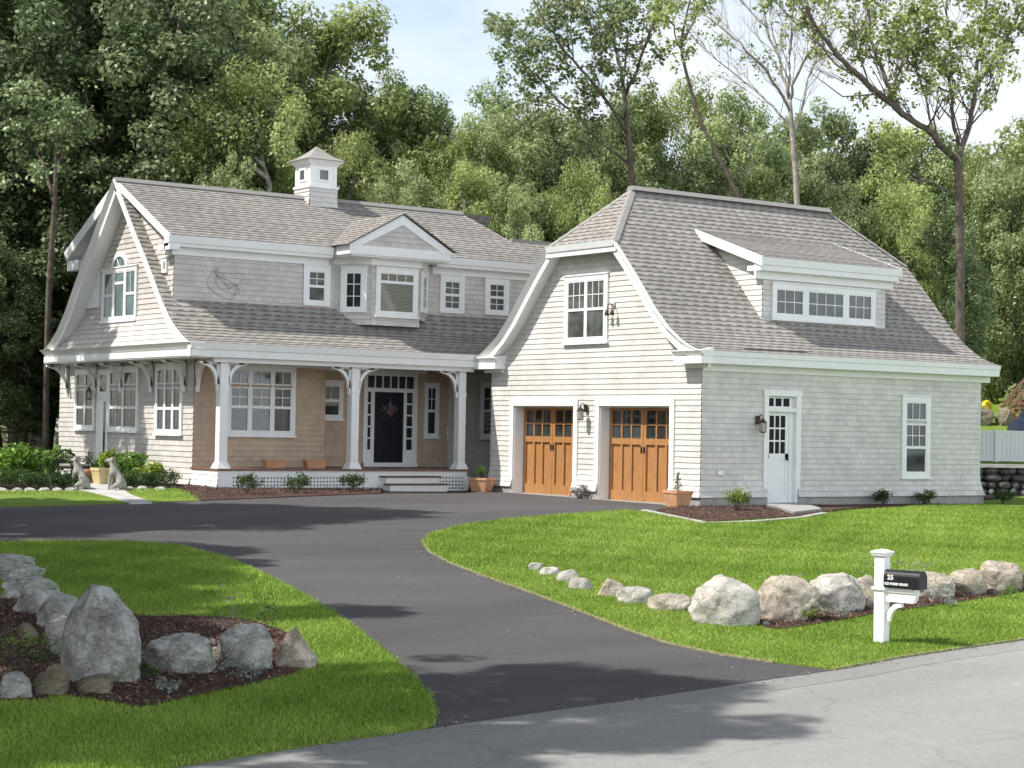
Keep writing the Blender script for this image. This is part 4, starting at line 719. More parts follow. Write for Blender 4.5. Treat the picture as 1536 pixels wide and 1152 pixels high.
# entry: door, sidelights, transom
def entry():
    F = FY(RW); mb = MB(); u0, u1, z0, z1 = -3.04, -1.46, .50, 2.86
    fbox(mb, F, u0, u0+.11, z0, z1, 0, .06); fbox(mb, F, u1-.11, u1, z0, z1, 0, .06); fbox(mb, F, u0, u1, z1-.10, z1+.03, 0, .065)
    fbox(mb, F, u0+.11, u1-.11, 2.36, 2.46, 0, .055); fbox(mb, F, u0, u1, .5, .60, 0, .12)
    fbox(mb, F, -2.79, -2.72, .60, 2.36, 0, .05); fbox(mb, F, -1.86, -1.79, .60, 2.36, 0, .05)
    for a, b in ((u0+.11, -2.79), (-1.79, u1-.11)):
        fbox(mb, F, a, b, .60, .92, 0, .04)
        for i in range(1, 5): q = .92+1.44*i/5; fbox(mb, F, a, b, q-.02, q+.02, 0, .035)
        fbox(mb, F, a, a+.025, .92, 2.36, 0, .036); fbox(mb, F, b-.025, b, .92, 2.36, 0, .036)
    w = u1-u0-.22
    for i in range(1, 6): q = u0+.11+w*i/6; fbox(mb, F, q-.018, q+.018, 2.46, 2.76, 0, .036)
    e = HB(mb, 'entry_surround', 'trim2')
    g = MB(); fbox(g, F, u0+.11, -2.79, .92, 2.36, .0, .022); fbox(g, F, -1.79, u1-.11, .92, 2.36, .0, .022); fbox(g, F, u0+.11, u1-.11, 2.46, 2.76, 0, .022); g.build('pane', 'glass', e)
    d = MB(); fbox(d, F, -2.72, -1.86, .60, 2.36, 0, .025)
    for a, b in ((-2.62, -2.33), (-2.25, -1.96)):
        for c, f in ((.75, 1.35), (1.45, 2.25)):
            for p in ((a, a+.02, c, f), (b-.02, b, c, f), (a, b, c, c+.02), (a, b, f-.02, f)): fbox(d, F, *p, .025, .034)
    do = HB(d, 'front_door', 'door'); k = MB(); k.ball((-1.93, RW-.07, 1.35), .03); k.build('handle', 'bronze', do, smooth=True)
entry()
# ---------------- porch deck, skirt, lattice, steps
XS, YP = -8.13, 6.85
mb = MB(); mb.box(XS-.03, -1.45, YP-.04, 8.2, .455, .50); mb.box(-4.7, -1.45, 8.2, RW, .455, .499); deck = HB(mb, 'porch_deck', 'deck')
Fp = FY(YP); Fs = FX(XS)
mb = MB(); siding(mb, Fs, -.02, .45, const(-8.2), const(-YP-.0), out=lambda v: .05*max(0, (.3-v)/.3)**2); HB(mb, 'porch_side_skirt', 'trim')
mb = MB(); fbox(mb, Fp, XS, -3.95, .33, .453, -.03, .0); fbox(mb, Fp, XS, -3.95, -.12, .0, -.03, 0); fbox(mb, Fp, -2.42, -1.47, .33, .453, -.03, 0); fbox(mb, Fp, -2.42, -1.47, -.12, .0, -.03, 0)
for u in (XS, -4.35, -2.42, -1.55): fbox(mb, Fp, u, u+(.14 if u > -8 else .35), 0, .33, -.03, -.001)
fbox(mb, Fp, -4.21, -3.95, 0, .33, -.03, -.002)
skirt = HB(mb, 'porch_skirt', 'trim2')
def lattice(u0, u1):
    mb = MB(); n = int((u1-u0)/.085)
    for i in range(n+1): q = u0+(u1-u0)*i/n; fbox(mb, Fp, q-.024, q+.024, 0, .33, -.02, -.012)
    for i in range(5): q = .0+.33*i/4; fbox(mb, Fp, u0, u1, q-.024, q+.024, -.011, -.004)
    mb.build('lattice', 'trim2', skirt)
lattice(XS+.35, -4.35); lattice(-2.28, -1.55)
mb = MB(); mb.box(XS+.1, -1.5, YP+.15, YP+.2, -.1, .45); HB(mb, 'porch_dark_panel', 'dark')  # near-black panel paints the shade under the porch floor
mb = MB()
for i, (z, dy) in enumerate(((.34, .0), (.17, .26))):
    mb.box(-3.93-.05*i, -2.44+.05*i, YP-dy-.28, YP+.02, -.15, z-.03)
mb.box(-3.95, -2.42, YP-.0, YP+.05, 0, .453)
st = HB(mb, 'porch_step', 'trim2'); mb = MB()
for i, (z, dy) in enumerate(((.34, .0), (.17, .26))): mb.box(-3.96-.05*i, -2.41+.05*i, YP-dy-.31, YP-dy-(.02 if i else -.01), z-.03, z+.002)
mb.build('tread', 'tread', st)
# posts with curved braces
def brace(F, uc, vtop, s, reach, drop, n0, n1, mb, wd=.075):
    # quarter arc from post (uc, vtop-drop) up to (uc+s*reach, vtop)
    N = 10; P = []; Q = []
    for i in range(N+1):
        t = math.pi/2*i/N; P.append((uc+s*reach*(1-math.cos(t)), vtop-drop+drop*math.sin(t))); Q.append((uc+s*(reach+wd*.2)*(1-math.cos(t))-s*wd*math.cos(t)*0, 0))
    inner = [(u+s*wd*math.cos(math.pi/2*i/N), v-wd*math.sin(math.pi/2*i/N)) for i, (u, v) in enumerate(P)]
    for i in range(N):
        a, b, c, d = P[i], P[i+1], inner[i+1], inner[i]
        mb.hexa([F.p(*d, n1), F.p(*c, n1), F.p(*c, n0), F.p(*d, n0), F.p(*a, n1), F.p(*b, n1), F.p(*b, n0), F.p(*a, n0)])
    fbox(mb, F, min(uc, uc+s*.05), max(uc, uc+s*.05), vtop-drop-.14, vtop, n0, n1); fbox(mb, F, min(uc, uc+s*(reach+.08)), max(uc, uc+s*(reach+.08)), vtop-.05, vtop, n0, n1)
for i, (x, sides) in enumerate(((-8.0, (-1, 1)), (-4.62, (-1, 1)), (-1.62, (-1,)))):
    mb = MB(); y = 6.98; r = .10
    mb.box(x-r, x+r, y-r, y+r, .64, 2.9); mb.hexa([(x-.17, y-.17, .50), (x+.17, y-.17, .50), (x+.17, y+.17, .50), (x-.17, y+.17, .50), (x-r-.005, y-r-.005, .66), (x+r+.005, y-r-.005, .66), (x+r+.005, y+r+.005, .66), (x-r-.005, y+r+.005, .66)])
    mb.box(x-r-.015, x+r+.015, y-r-.015, y+r+.015, 2.28, 2.33)
    p = HB(mb, 'porch_post', 'trim2'); Fq = FY(y)
    for s in sides:
        b = MB(); brace(Fq, x+s*r, 2.87, s, .44 if i else .40, .50, -.045, .045, b); b.build('brace', 'trim2', p)
# brackets carrying the overhanging gable : in planes y = const, reaching toward -x
for y in (15.6, 13.72, 12.15, 10.42, 8.62):
    F = Fr((0, y, 0), (1, 0, 0), (0, -1, 0)); b = MB(); brace(F, XW-.03, 2.93, -1, .50, .58, -.045, .045, b); HB(b, 'bracket', 'trim')
F = Fr((XW+.06, 0, 0), (0, -1, 0), (-1, 0, 0)); b = MB(); brace(F, -8.2+.02, 2.93, 1, .50, .58, -.045, .045, b); HB(b, 'bracket', 'trim')
# ---------------- cupola
mb = MB(); siding_box = None; cx, cy = -3.47, 11.0; r = .40
for F, a, b in ((FY(cy-r), cx-r, cx+r), (FX(cx-r), -(cy+r), -(cy-r))): siding(mb, F, 6.9, 7.5, const(a), const(b), out=lambda v: .06*max(0, (7.25-v)/.3)**2)
mb.box(cx-r+.01, cx+r, cy-r+.01, cy+r, 6.8, 7.5)
cup = HB(mb, 'cupola', 'sid_g'); mb = MB()
mb.box(cx-.43, cx+.43, cy-.43, cy+.43, 7.50, 7.56); mb.box(cx-.38, cx+.38, cy-.38, cy+.38, 7.56, 8.12)
for F, c in ((FY(cy-.38), cx), (FX(cx-.38), -cy)):
    for a in (c-.38, c+.29): fbox(mb, F, a, a+.09, 7.57, 8.1, 0, .015)
    for (p, q, m, n) in ((c-.17, c-.12, 7.67, 8.01), (c+.12, c+.17, 7.67, 8.01), (c-.12, c+.12, 7.67, 7.72), (c-.12, c+.12, 7.96, 8.01)): fbox(mb, F, p, q, m, n, 0, .03)
mb.lathe([(.40, 8.07), (.44, 8.12), (.50, 8.17), (.52, 8.20)], (cx, cy, 0), 4, True); mb.build('cupola_box', 'trim', cup)
g = MB()
for F, c in ((FY(cy-.38), cx), (FX(cx-.38), -cy)): fbox(g, F, c-.12, c+.12, 7.72, 7.96, .0, .008)
g.build('pane', 'glass', cup)
mb = MB(); mb.lathe([(.55, 8.20), (.555, 8.215), (.38, 8.30), (.20, 8.43), (.02, 8.60)], (cx, cy, 0), 4, True); mb.build('cupola_roof', 'cap', cup)
for me in set(bpy.data.meshes)-before: me.transform(Matrix.Translation(HOFF) @ Matrix.Scale(HS, 4))
# vent outlet
mb = MB(); fbox(mb, F1, .46, .62, .57, .67, .02, .05); HB(mb, 'wall_vent', 'trim2')

# ================================================================ LEAF CLOUDS, SHRUBS, TREES
def leaf_mesh(name, C_, N_, S_, mat, rng, aspect=.62, tone=None, fold=True):
    """C_ centres (n,3), N_ normals-ish (n,3), S_ sizes (n)"""
    n = len(C_); N_ = N_/(np.linalg.norm(N_, axis=1, keepdims=True)+1e-9)
    r = rng.normal(size=(n, 3)); U = np.cross(N_, r); U /= (np.linalg.norm(U, axis=1, keepdims=True)+1e-9); W = np.cross(N_, U)
    h = S_[:, None]
    P = np.stack([C_-U*h*.5, C_+W*h*.5*aspect+N_*h*.06, C_+U*h*.5, C_-W*h*.5*aspect+N_*h*.06], 1).reshape(-1, 3)
    me = bpy.data.meshes.new(name); me.vertices.add(4*n); me.vertices.foreach_set('co', P.ravel().astype(np.float32))
    me.loops.add(4*n); me.loops.foreach_set('vertex_index', np.arange(4*n, dtype=np.int32))
    me.polygons.add(n); me.polygons.foreach_set('loop_start', np.arange(0, 4*n, 4, dtype=np.int32)); me.polygons.foreach_set('loop_total', np.full(n, 4, dtype=np.int32))
    me.update(calc_edges=True)
    a = me.attributes.new('tone', 'FLOAT', 'FACE'); t = rng.random(n) if tone is None else np.clip(tone+rng.normal(size=n)*.26, 0, 1)
    a.data.foreach_set('value', t.astype(np.float32)); me.materials.append(MT[mat]); return me
def clump_points(rng, centers, radii, per, flat=.75, shell=.75):
    """leaves sit mostly on the outside of each clump, tilted outward and up"""
    Cc, Nn, Tt = [], [], []
    for c, r in zip(centers, radii):
        k = max(6, int(per*r*r)); d = rng.normal(size=(k, 3)); d /= np.linalg.norm(d, axis=1, keepdims=True)
        rad = r*(shell+(1-shell)*rng.random((k, 1)))*(.6+.55*rng.random((k, 1))); p = d*rad; p[:, 2] *= flat
        Cc.append(p+np.array(c)); nn = d*.7+rng.normal(size=(k, 3))*.55+np.array([0, 0, .75]); Nn.append(nn); Tt.append(np.full(k, rng.random()*.5+.25))
    return np.concatenate(Cc), np.concatenate(Nn), np.concatenate(Tt)
def link(name, me, parent=None, loc=(0, 0, 0)):
    o = bpy.data.objects.new(name, me); C.objects.link(o); o.location = loc
    if parent: o.parent = parent
    return o
def tree_proto(seed, Ht, Rc, mat, nclump=120, low=.22, per=650, leaf=.155, shape=1.0, bark='bark'):
    rng = np.random.default_rng(seed); rr = random.Random(seed)
    cen, rad = [], []
    zc, zr = Ht*(1+low)/2, Ht*(1-low)/2
    i = 0
    while len(cen) < nclump:
        d = rng.normal(size=3); d /= np.linalg.norm(d); q = .40+.60*rng.random()**.4
        w = 1+.22*math.sin(3*math.atan2(d[1], d[0])+seed)+.15*math.sin(5*d[2]+seed*2)
        taper = 1-.25*shape*max(0, d[2])
        p = np.array([d[0]*Rc*q*w*taper, d[1]*Rc*q*w*taper, zc+d[2]*zr*q]); r = Rc*(.14+.15*rng.random()**1.5)
        if p[2]+r*.7 > Ht: p[2] = Ht-r*.7
        cen.append(p); rad.append(r)
    P, N_, T_ = clump_points(rng, cen, rad, per)
    me = leaf_mesh('crown', P, N_, leaf*(.6+.8*rng.random(len(P))), mat, rng, tone=T_)
    tb = MB(); bend = [(rr.uniform(-.3, .3)*k, rr.uniform(-.3, .3)*k) for k in range(6)]
    tp = [(bend[k][0], bend[k][1], Ht*.86*k/5) for k in range(6)]; tb.tube(tp, [Ht*.018*(1-.16*k)+.02 for k in range(6)], 7)
    order = sorted(range(len(cen)), key=lambda k: -rad[k])[:34]
    for k in order:
        c = cen[k]; z0 = max(Ht*.2, min(Ht*.75, c[2]-np.hypot(c[0], c[1])*.8)); f = z0/(Ht*.86)*5; j = min(4, int(f)); g = f-j
        s = (tp[j][0]*(1-g)+tp[j+1][0]*g, tp[j][1]*(1-g)+tp[j+1][1]*g, z0); m = ((s[0]+c[0])/2+rr.uniform(-.3, .3), (s[1]+c[1])/2+rr.uniform(-.3, .3), (s[2]+c[2])/2-.2)
        tb.tube([s, m, tuple(c)], [.10, .06, .02], 5, False)
    tm = bpy.data.meshes.new('trunk'); tm.from_pydata(tb.v, [], tb.f); tm.materials.append(MT[bark]); tm.polygons.foreach_set('use_smooth', [True]*len(tm.polygons)); tm.update()
    return tm, me, Ht, Rc
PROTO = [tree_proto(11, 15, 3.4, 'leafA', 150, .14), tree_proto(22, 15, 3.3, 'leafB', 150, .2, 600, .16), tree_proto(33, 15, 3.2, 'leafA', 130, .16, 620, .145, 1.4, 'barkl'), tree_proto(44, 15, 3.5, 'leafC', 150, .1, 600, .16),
         tree_proto(55, 13, 3.4, 'leafB', 150, .12, 620, .13, 1., 'barkl'), tree_proto(66, 12, 3.4, 'leafA', 120, .1, 650, .15, .5)]
PROTO.append(tree_proto(77, 14, 3.2, 'leafA', 75, .42, 620, .2)); PROTO.append(tree_proto(88, 14, 3.2, 'leafA', 150, .42, 420, .2))
def place_tree(x, y, h, r, v, label, group, name='tree', z=None, rot=None):
    tm, cm, Ht, Rc = PROTO[v]; z = H(x, y)-.1 if z is None else z
    e = empty(name, (x, y, z), label, 'tree', group); e.scale = (r/Rc, r/Rc, (h-z)/Ht); e.rotation_euler.z = (x*1.7+y*.9) % 6.28 if rot is None else rot
    t = link('trunk', tm, e); c = link('crown', cm, e); return e
def where(px):
    for a, s in ((0, 'at the far left beside the gable'), (120, 'behind the left corner of the gable'), (260, 'behind the gable peak of the house'), (400, 'left of the rooftop cupola'), (520, 'right of the cupola'),
                 (640, 'behind the window bay pediment'), (745, 'in the gap between the two roofs'), (860, 'behind the left slope of the garage roof'), (980, 'behind the peak of the garage roof'), (1100, 'behind the garage ridge centre'),
                 (1240, 'behind the right end of the garage ridge'), (1340, 'behind the right slope of the garage'), (1430, 'beside the tall forked tree at right'), (1500, 'at the far right edge above the yard')):
        if px >= a: r = s
    return 'at the far left beside the gable' if px < 0 else r
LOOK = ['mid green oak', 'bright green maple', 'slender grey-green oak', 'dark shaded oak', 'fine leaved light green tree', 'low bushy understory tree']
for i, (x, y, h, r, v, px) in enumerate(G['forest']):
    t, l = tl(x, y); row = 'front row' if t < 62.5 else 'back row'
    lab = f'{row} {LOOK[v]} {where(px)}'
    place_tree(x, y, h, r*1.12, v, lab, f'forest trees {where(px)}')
# big shade trees standing off to the left, whose shadows fall across the lawn and drive
SH = [(-11.8, 13.6, 12, 2.6, 7), (-7.7, 13.4, 12, 1.6, 6), (-7.5, 15.2, 12, 1.5, 7), (-13.2, 17.8, 12, 2.1, 7), (-12.3, 20.4, 11, 1.3, 6), (-12.9, 24.2, 12, 1.2, 6), (-16.5, 20.5, 13, 2.4, 7), (-10.7, 19.6, 12, 1.0, 6), (-13.2, 22.4, 12, 1.8, 7), (-13.4, 25.8, 12, 1.6, 7), (-17.2, 31.2, 14, 3.4, 7), (-14.2, 32.2, 15, 2.7, 7), (-12.2, 33.2, 14, 1.5, 6), (-15.8, 29.4, 13, 1.9, 7), (-21.5, 37.5, 14, 3., 6), (-15.4, 46.6, 13, 1.8, 6), (-24., 43, 15, 2.6, 6), (-24, 52, 16, 3.2, 6),
      (-19.5, 14, 15, 4, 0), (-20, 21, 15, 4, 1), (-20.5, 27, 15, 3.6, 0), (-9.5, 6.5, 14, 3.6, 1), (-15.5, 8, 15, 4, 0), (-8, 0, 14, 3.4, 1)]  # this row is an unseen grove added to cut sky fill on the lawn
for i, (l, t, h, r, v) in enumerate(SH):
    x, y = TL(t, l); place_tree(x, y, h, r, v, 'large shade tree standing left of the lawn outside the view', 'shade trees beyond the left lawn')
# far wood closing the gaps
def far_wood():
    rng = np.random.default_rng(5); cen, rad = [], []
    for k in range(520):
        l = rng.uniform(-34, 34); t = 84+rng.uniform(0, 12); x, y = TL(t, l*1.25); top = 13.5 if l < 0 else 14.5
        z = rng.uniform(0, 1)**.8*top*(1+.12*math.sin(l*.7)+.08*math.sin(l*1.9)); cen.append((x, y, z)); rad.append(rng.uniform(1.1, 2.2))
    P, N_, T_ = clump_points(rng, cen, rad, 70)
    me = leaf_mesh('far_wood', P, N_, .42*(.6+.8*rng.random(len(P))), 'leafA', rng, tone=T_); o = link('far_wood', me)
    tag(o, 'continuous dark green wood filling the gaps far behind the tree rows', 'wood', kind='stuff')
far_wood()
# ---------------- individually shaped open trees
NC = dict(open_oak=7, leaning_tree=5, maple_right=6)
def sketch_tree(name, key, label, bark, leafm, per, leaf, seed, twigs=2., tipf=.5):
    sk = G['sk'][key]; base = V3(sk['base']); base.z = H(base.x, base.y)-.1
    e = empty(name, base, label, 'tree'); rng = np.random.default_rng(seed); rr = random.Random(seed); tb = MB(); tips = []
    for li, lm in enumerate(sk['limbs']):
        P = [V3(p[:3]) for p in lm]; Rd = [p[3] for p in lm]
        if li == 0: P[0].z = base.z-.2
        # Catmull-Rom refinement with a little wander
        Q, W = [], []
        for i in range(len(P)-1):
            p0, p1, p2, p3 = P[max(i-1, 0)], P[i], P[i+1], P[min(i+2, len(P)-1)]
            for k in range(4):
                u = k/4; q = .5*((2*p1)+(p2-p0)*u+(2*p0-5*p1+4*p2-p3)*u*u+(3*p1-p0-3*p2+p3)*u**3)
                if li: q = q+V3([rr.uniform(-.05, .05) for _ in range(3)])
                Q.append(q); W.append(Rd[i]*(1-u)+Rd[i+1]*u)
        Q.append(P[-1]); W.append(Rd[-1]); tb.tube(Q, W, 8)
        def twig(p, d, L, r, lev):
            m = p+d*L*.5+V3([rr.uniform(-.12, .12)*L for _ in range(3)]); q = p+d*L+V3((0, 0, L*.15)); tb.tube([p, m, q], [r, r*.7, r*.3], 4, False)
            if lev == 0: tips.append(q)
            if lev > 0:
                for _ in range(3):
                    s = p.lerp(q, rr.uniform(.3, .9)); dd = (d+V3([rr.uniform(-.8, .8), rr.uniform(-.8, .8), rr.uniform(-.3, .7)])).normalized(); twig(s, dd, L*.55, r*.55, lev-1)
        if li:
            for k in range(2, len(Q)-1):
                if rr.random() < .8:
                    ax = (Q[k+1]-Q[k-1]).normalized(); dd = (ax*.7+V3([rr.uniform(-1, 1), rr.uniform(-1, 1), rr.uniform(-.2, .9)])).normalized(); twig(Q[k], dd, rr.uniform(.5, 1.)*twigs*(.6+6*W[k]), max(.012, W[k]*.35), 2)
    t = tb.build('trunk', bark, None, smooth=True); t.parent = e; t.location = -base
    cl_ = G['sk']['clumps'][key]; cen, rad = [], []
    for x, y, z, r in cl_:
        for _ in range(NC.get(key, 4)): cen.append((x+rng.normal()*r*.7, y+rng.normal()*r*.7, z+rng.normal()*r*.55)); rad.append(r*rng.uniform(.4, .9))
    for q in tips:
        if rr.random() < tipf: cen.append(tuple(q)); rad.append(rr.uniform(.12, .26))
    P, N_, T_ = clump_points(rng, cen, rad, per, .7, .4); P += rng.normal(size=P.shape)*.08
    me = leaf_mesh('crown', P, N_, leaf*(.6+.8*rng.random(len(P))), leafm, rng, tone=T_); c = link('crown', me, e, -base); return e
sketch_tree('forked_tree', 'maple_right', 'tall forked tree with a long leaning left limb at the right edge', 'bark', 'leafB', 420, .14, 1, 2., .55)
sketch_tree('bare_tree', 'bare_tree', 'nearly leafless grey tree rising behind the right end of the garage ridge', 'barkl', 'leafA', 300, .12, 2, 2., .07)
sketch_tree('leaning_tree', 'leaning_tree', 'thin trunk leaning left with a small leafy tuft at the top of the sky gap', 'bark', 'leafB', 420, .14, 3, 1.2, .7)
sketch_tree('open_oak', 'open_oak', 'open crowned oak with sky showing through above the gap between the roofs', 'bark', 'leafA', 380, .15, 4, 1.6, .8)
sketch_tree('dark_tree', 'left_trunk', 'straight bare lower trunk standing just left of the house gable', 'bark', 'leafC', 420, .15, 6, .8, .3)
# slim dark trunks left of the house
for i, (l, t, r) in enumerate(((-12.35, 49, .13), (-9.6, 49.5, .16))):
    pass
# ---------------- shrubs
def shrub(name, x, y, r, h, mat, label, cat='shrub', group=None, per=900, leaf=.055, z=None, cone=False, seed=0, parent=None, spiky=0, stems=True, nc=26):
    rng = np.random.default_rng(int(abs(x*91+y*37))+seed); z = H(x, y)+.04 if z is None else z
    e = empty(name, (x, y, z), label, cat, group) if parent is None else parent
    cen, rad = [], []
    for k in range(nc):
        d = rng.normal(size=3); d /= np.linalg.norm(d); q = .35+.5*rng.random(); f = (d[2]*q+1)/2
        sc = (1-f*.85) if cone else 1
        cen.append((d[0]*r*q*sc, d[1]*r*q*sc, h*(.12+.76*f))); rad.append(r*rng.uniform(.22, .42)*(1-.5*f if cone else 1))
    P, N_, T_ = clump_points(rng, cen, rad, per/ (r*r) / 3, min(1.2, h/r*.5+.3), .5)
    P[:, 2] = np.abs(P[:, 2])
    if spiky:
        k = int(spiky); a = rng.random(k)*6.28; q = rng.random(k)*r*.9; P = np.concatenate([P, np.stack([np.cos(a)*q, np.sin(a)*q, h*(.8+.35*rng.random(k))], 1)]); N_ = np.concatenate([N_, rng.normal(size=(k, 3))]); T_ = np.concatenate([T_, np.ones(k)])
    me = leaf_mesh('foliage', P, N_, leaf*(.6+.8*rng.random(len(P))), mat, rng, tone=T_, aspect=.5)
    dz = (0, 0, 0) if parent is None else (0, 0, z-parent.location.z)
    f = link('foliage', me, e, dz)
    if stems:
        tb = MB()
        for k in range(7): c = cen[k]; tb.tube([(0, 0, -.08), (c[0]*.4, c[1]*.4, c[2]*.5), c], [.012, .009, .004], 4, False)
        sm_ = tb.build('stem', 'bark', None); sm_.parent = e; sm_.location = dz
    return e
M_ = G['misc']
for k, s in ((4, 'left bushy evergreen shrub against the porch lattice'), (5, 'middle evergreen shrub against the porch lattice'), (6, 'right evergreen shrub against the porch lattice beside the steps')):
    shrub('evergreen_shrub', M_[k][0]+.3, M_[k][1]+.75, .36, .52, 'shrub', s, group='shrubs before the porch')
shrub('lime_shrub', M_[7][0], M_[7][1]+.3, .36, .52, 'lime', 'yellow-green rounded shrub in the mulch beside the white side door')
for k, s in ((8, 'dark shrub by the garage side wall nearest the side door'), (9, 'dark shrub under the garage side window'), (10, 'dark shrub at the far right corner of the garage')):
    shrub('evergreen_shrub', M_[k][0], -.42, .30, .44, 'shrub', s, group='shrubs along the garage side wall')
shrub('hosta_bush', -8.4, 18.4, .8, .95, 'hosta', 'tall large-leaved green bush left of the garden bench', leaf=.16, per=700, nc=40); shrub('hosta_bush', -7.95, 16.6, .5, .9, 'hosta', 'broad leaved bush against the gable wall behind the garden bench', leaf=.15, per=500)
shrub('yellow_fern', M_[11+5][0]+.1, M_[11+5][1]-.0, .30, .62, 'lime', 'feathery yellow-green plant growing out of the yellow pot', leaf=.09, per=700, z=.35)
shrub('leafy_perennial', -8.0, 11.9, .6, .8, 'hosta', 'light green broad leaved perennials below the right gable wall window', leaf=.13, per=800); shrub('leafy_perennial', -8.1, 13.3, .5, .85, 'shrub', 'darker perennial behind the right stone dog', leaf=.11, per=700)
shrub('leafy_perennial', -8.0, 10.7, .42, .6, 'lime', 'lime green perennial nearest the porch corner', leaf=.12, per=600)
for k, p in enumerate(G['hedge']):
    shrub('box_hedge', p[0], p[1]+.15, .36, .46, 'shrub', ('clipped dark box bush in the row left of the front path' if k < 6 else 'clipped box bush in the row right of the front path'), 'hedge bush', 'box bushes left of the path' if k < 6 else 'box bushes right of the path', leaf=.045, per=1300)
# bed plants
BP = G['bedplants']
kinds = [('lavender_clump', 'lav', .30, .42, 60, 'grey-mauve flowering clump before the tan boulder nearest the big white boulder'), ('lavender_clump', 'lav', .22, .35, 40, 'small mauve clump beside the foot of the big white boulder'),
 ('yellow_perennial', 'lime', .16, .18, 0, 'tiny yellow-green plant between the tan and speckled boulders'), ('blue_fescue', 'silver', .22, .18, 0, 'low blue-grey tuft left of the mailbox post'), ('grey_herb', 'silver', .14, .14, 0, 'small grey herb just right of the mailbox post'),
 ('heather_clump', 'lav', .42, .46, 120, 'wide pale dried clump in front of the boulder right of the mailbox'), ('grey_herb', 'silver', .2, .25, 30, 'grey herb beside the pale clump right of the mailbox'), ('grey_herb', 'silver', .13, .12, 0, 'tiny grey herb at the bed edge right of the mailbox'),
 ('yellow_perennial', 'hosta', .16, .16, 0, 'green tuft at the right end of the boulder bed'), ('lavender_clump', 'lav', .18, .48, 40, 'upright purple spikes behind the mailbox post'),
 ('thyme_mat', 'silver', .22, .12, 0, 'grey creeping herb below the long grey boulder'), ('lavender_spikes', 'lav', .16, .5, 30, 'thin purple flower spikes before the round grey boulder'), ('grey_herb', 'silver', .18, .22, 0, 'grey-green herb between the two grey boulders'),
 ('white_flowers', 'silver', .14, .12, 10, 'white blossoms at the right edge of the left bed'), ('grey_herb', 'silver', .12, .12, 0, 'small grey herb in the mulch near the lawn'), ('grey_herb', 'shrub', .10, .14, 0, 'little green sprig beside the tan oval stone'),
 ('ground_ivy', 'hosta', .36, .25, 0, 'leafy green ground ivy behind the giant boulder'), ('ground_ivy', 'shrub', .40, .22, 0, 'dark green ground ivy at the left edge'), ('ground_ivy', 'hosta', .25, .15, 0, 'light green ground ivy beside the brown stones'),
 ('iris_leaves', 'shrub', .12, .38, 10, 'upright green blades behind the pointed stone'), ('iris_leaves', 'hosta', .12, .32, 10, 'upright green blades behind the round grey boulder'), ('grey_herb', 'shrub', .1, .2, 0, 'small green plant right of the giant boulder'), ('grey_herb', 'shrub', .1, .18, 0, 'small green plant under the long grey boulder')]
for bi, (p, (nm, mt, r, h, sp, lb)) in enumerate(zip(BP, kinds)): q_ = 1.4 if bi >= 10 else 1.15; shrub(nm, p[0], p[1], r*q_, h*q_, mt, lb, 'plant', leaf=.03, per=420, spiky=sp, stems=False, nc=14, z=H(p[0], p[1])+.06)
# ---------------- ROCKS
RKL = ['tiny pale stone at the far end of the stone row beside the drive', 'second small flat stone of the row beside the drive', 'flat stone touching the second stone of the row', 'fourth pale stone of the row beside the drive', 'brown-tinged stone in the middle of the row', 'wide pale stone left of the low tan slab', 'low tan slab leading up to the big white boulder',
 'largest pitted white boulder on the right lawn', 'tan rounded boulder touching the large white boulder', 'speckled white boulder left of the mailbox', 'pale boulder directly behind the mailbox post', 'low boulder just right of the mailbox post', 'pale boulder behind the dried clump right of the mailbox', 'grey and white boulder second from the right edge', 'smooth tan boulder at the right edge', 'small grey stone at the foot of the tan boulder', 'small stone between the white boulders', 'little dark stone between the two rightmost boulders',
 'giant pointed grey boulder standing on the left lawn', 'long low grey boulder right of the giant boulder', 'rounded light grey boulder in the middle of the left bed', 'pointed stone at the right tip of the left bed', 'smooth oval tan stone at the foot of the giant boulder', 'brown angular stone left of the oval tan stone', 'grey stone at the lower left edge of the photo',
 'grey rock directly behind the left side of the giant boulder', 'long grey rock of the wall left of the giant boulder', 'grey rock tucked behind the left foot of the giant boulder', 'flat pale slab of the wall at the left', 'tan flat stone lying on the wall at the left edge', 'flat grey slab at the top left of the stone wall',
 'small brown stone behind the giant boulder', 'small grey cobble atop the gap right of the long boulder', 'tiny cobble in the gap right of the long boulder', 'white cobble at the foot of the round grey boulder', 'white cobble between the round boulder and the pointed stone', 'small pale stone at the left edge of the wall', 'tiny pebble beside the round grey boulder', 'grey rock in the stone wall above the giant boulder']
KM = {0: 'rockw', 1: 'rockt', 2: 'rockd', 3: 'rockg', 4: 'rockg', 5: 'rockt', 6: 'rockb'}
RT3 = V3((RT.x, RT.y, 0)); FW3 = V3((FW.x, FW.y, 0)); UP = V3((0, 0, 1))
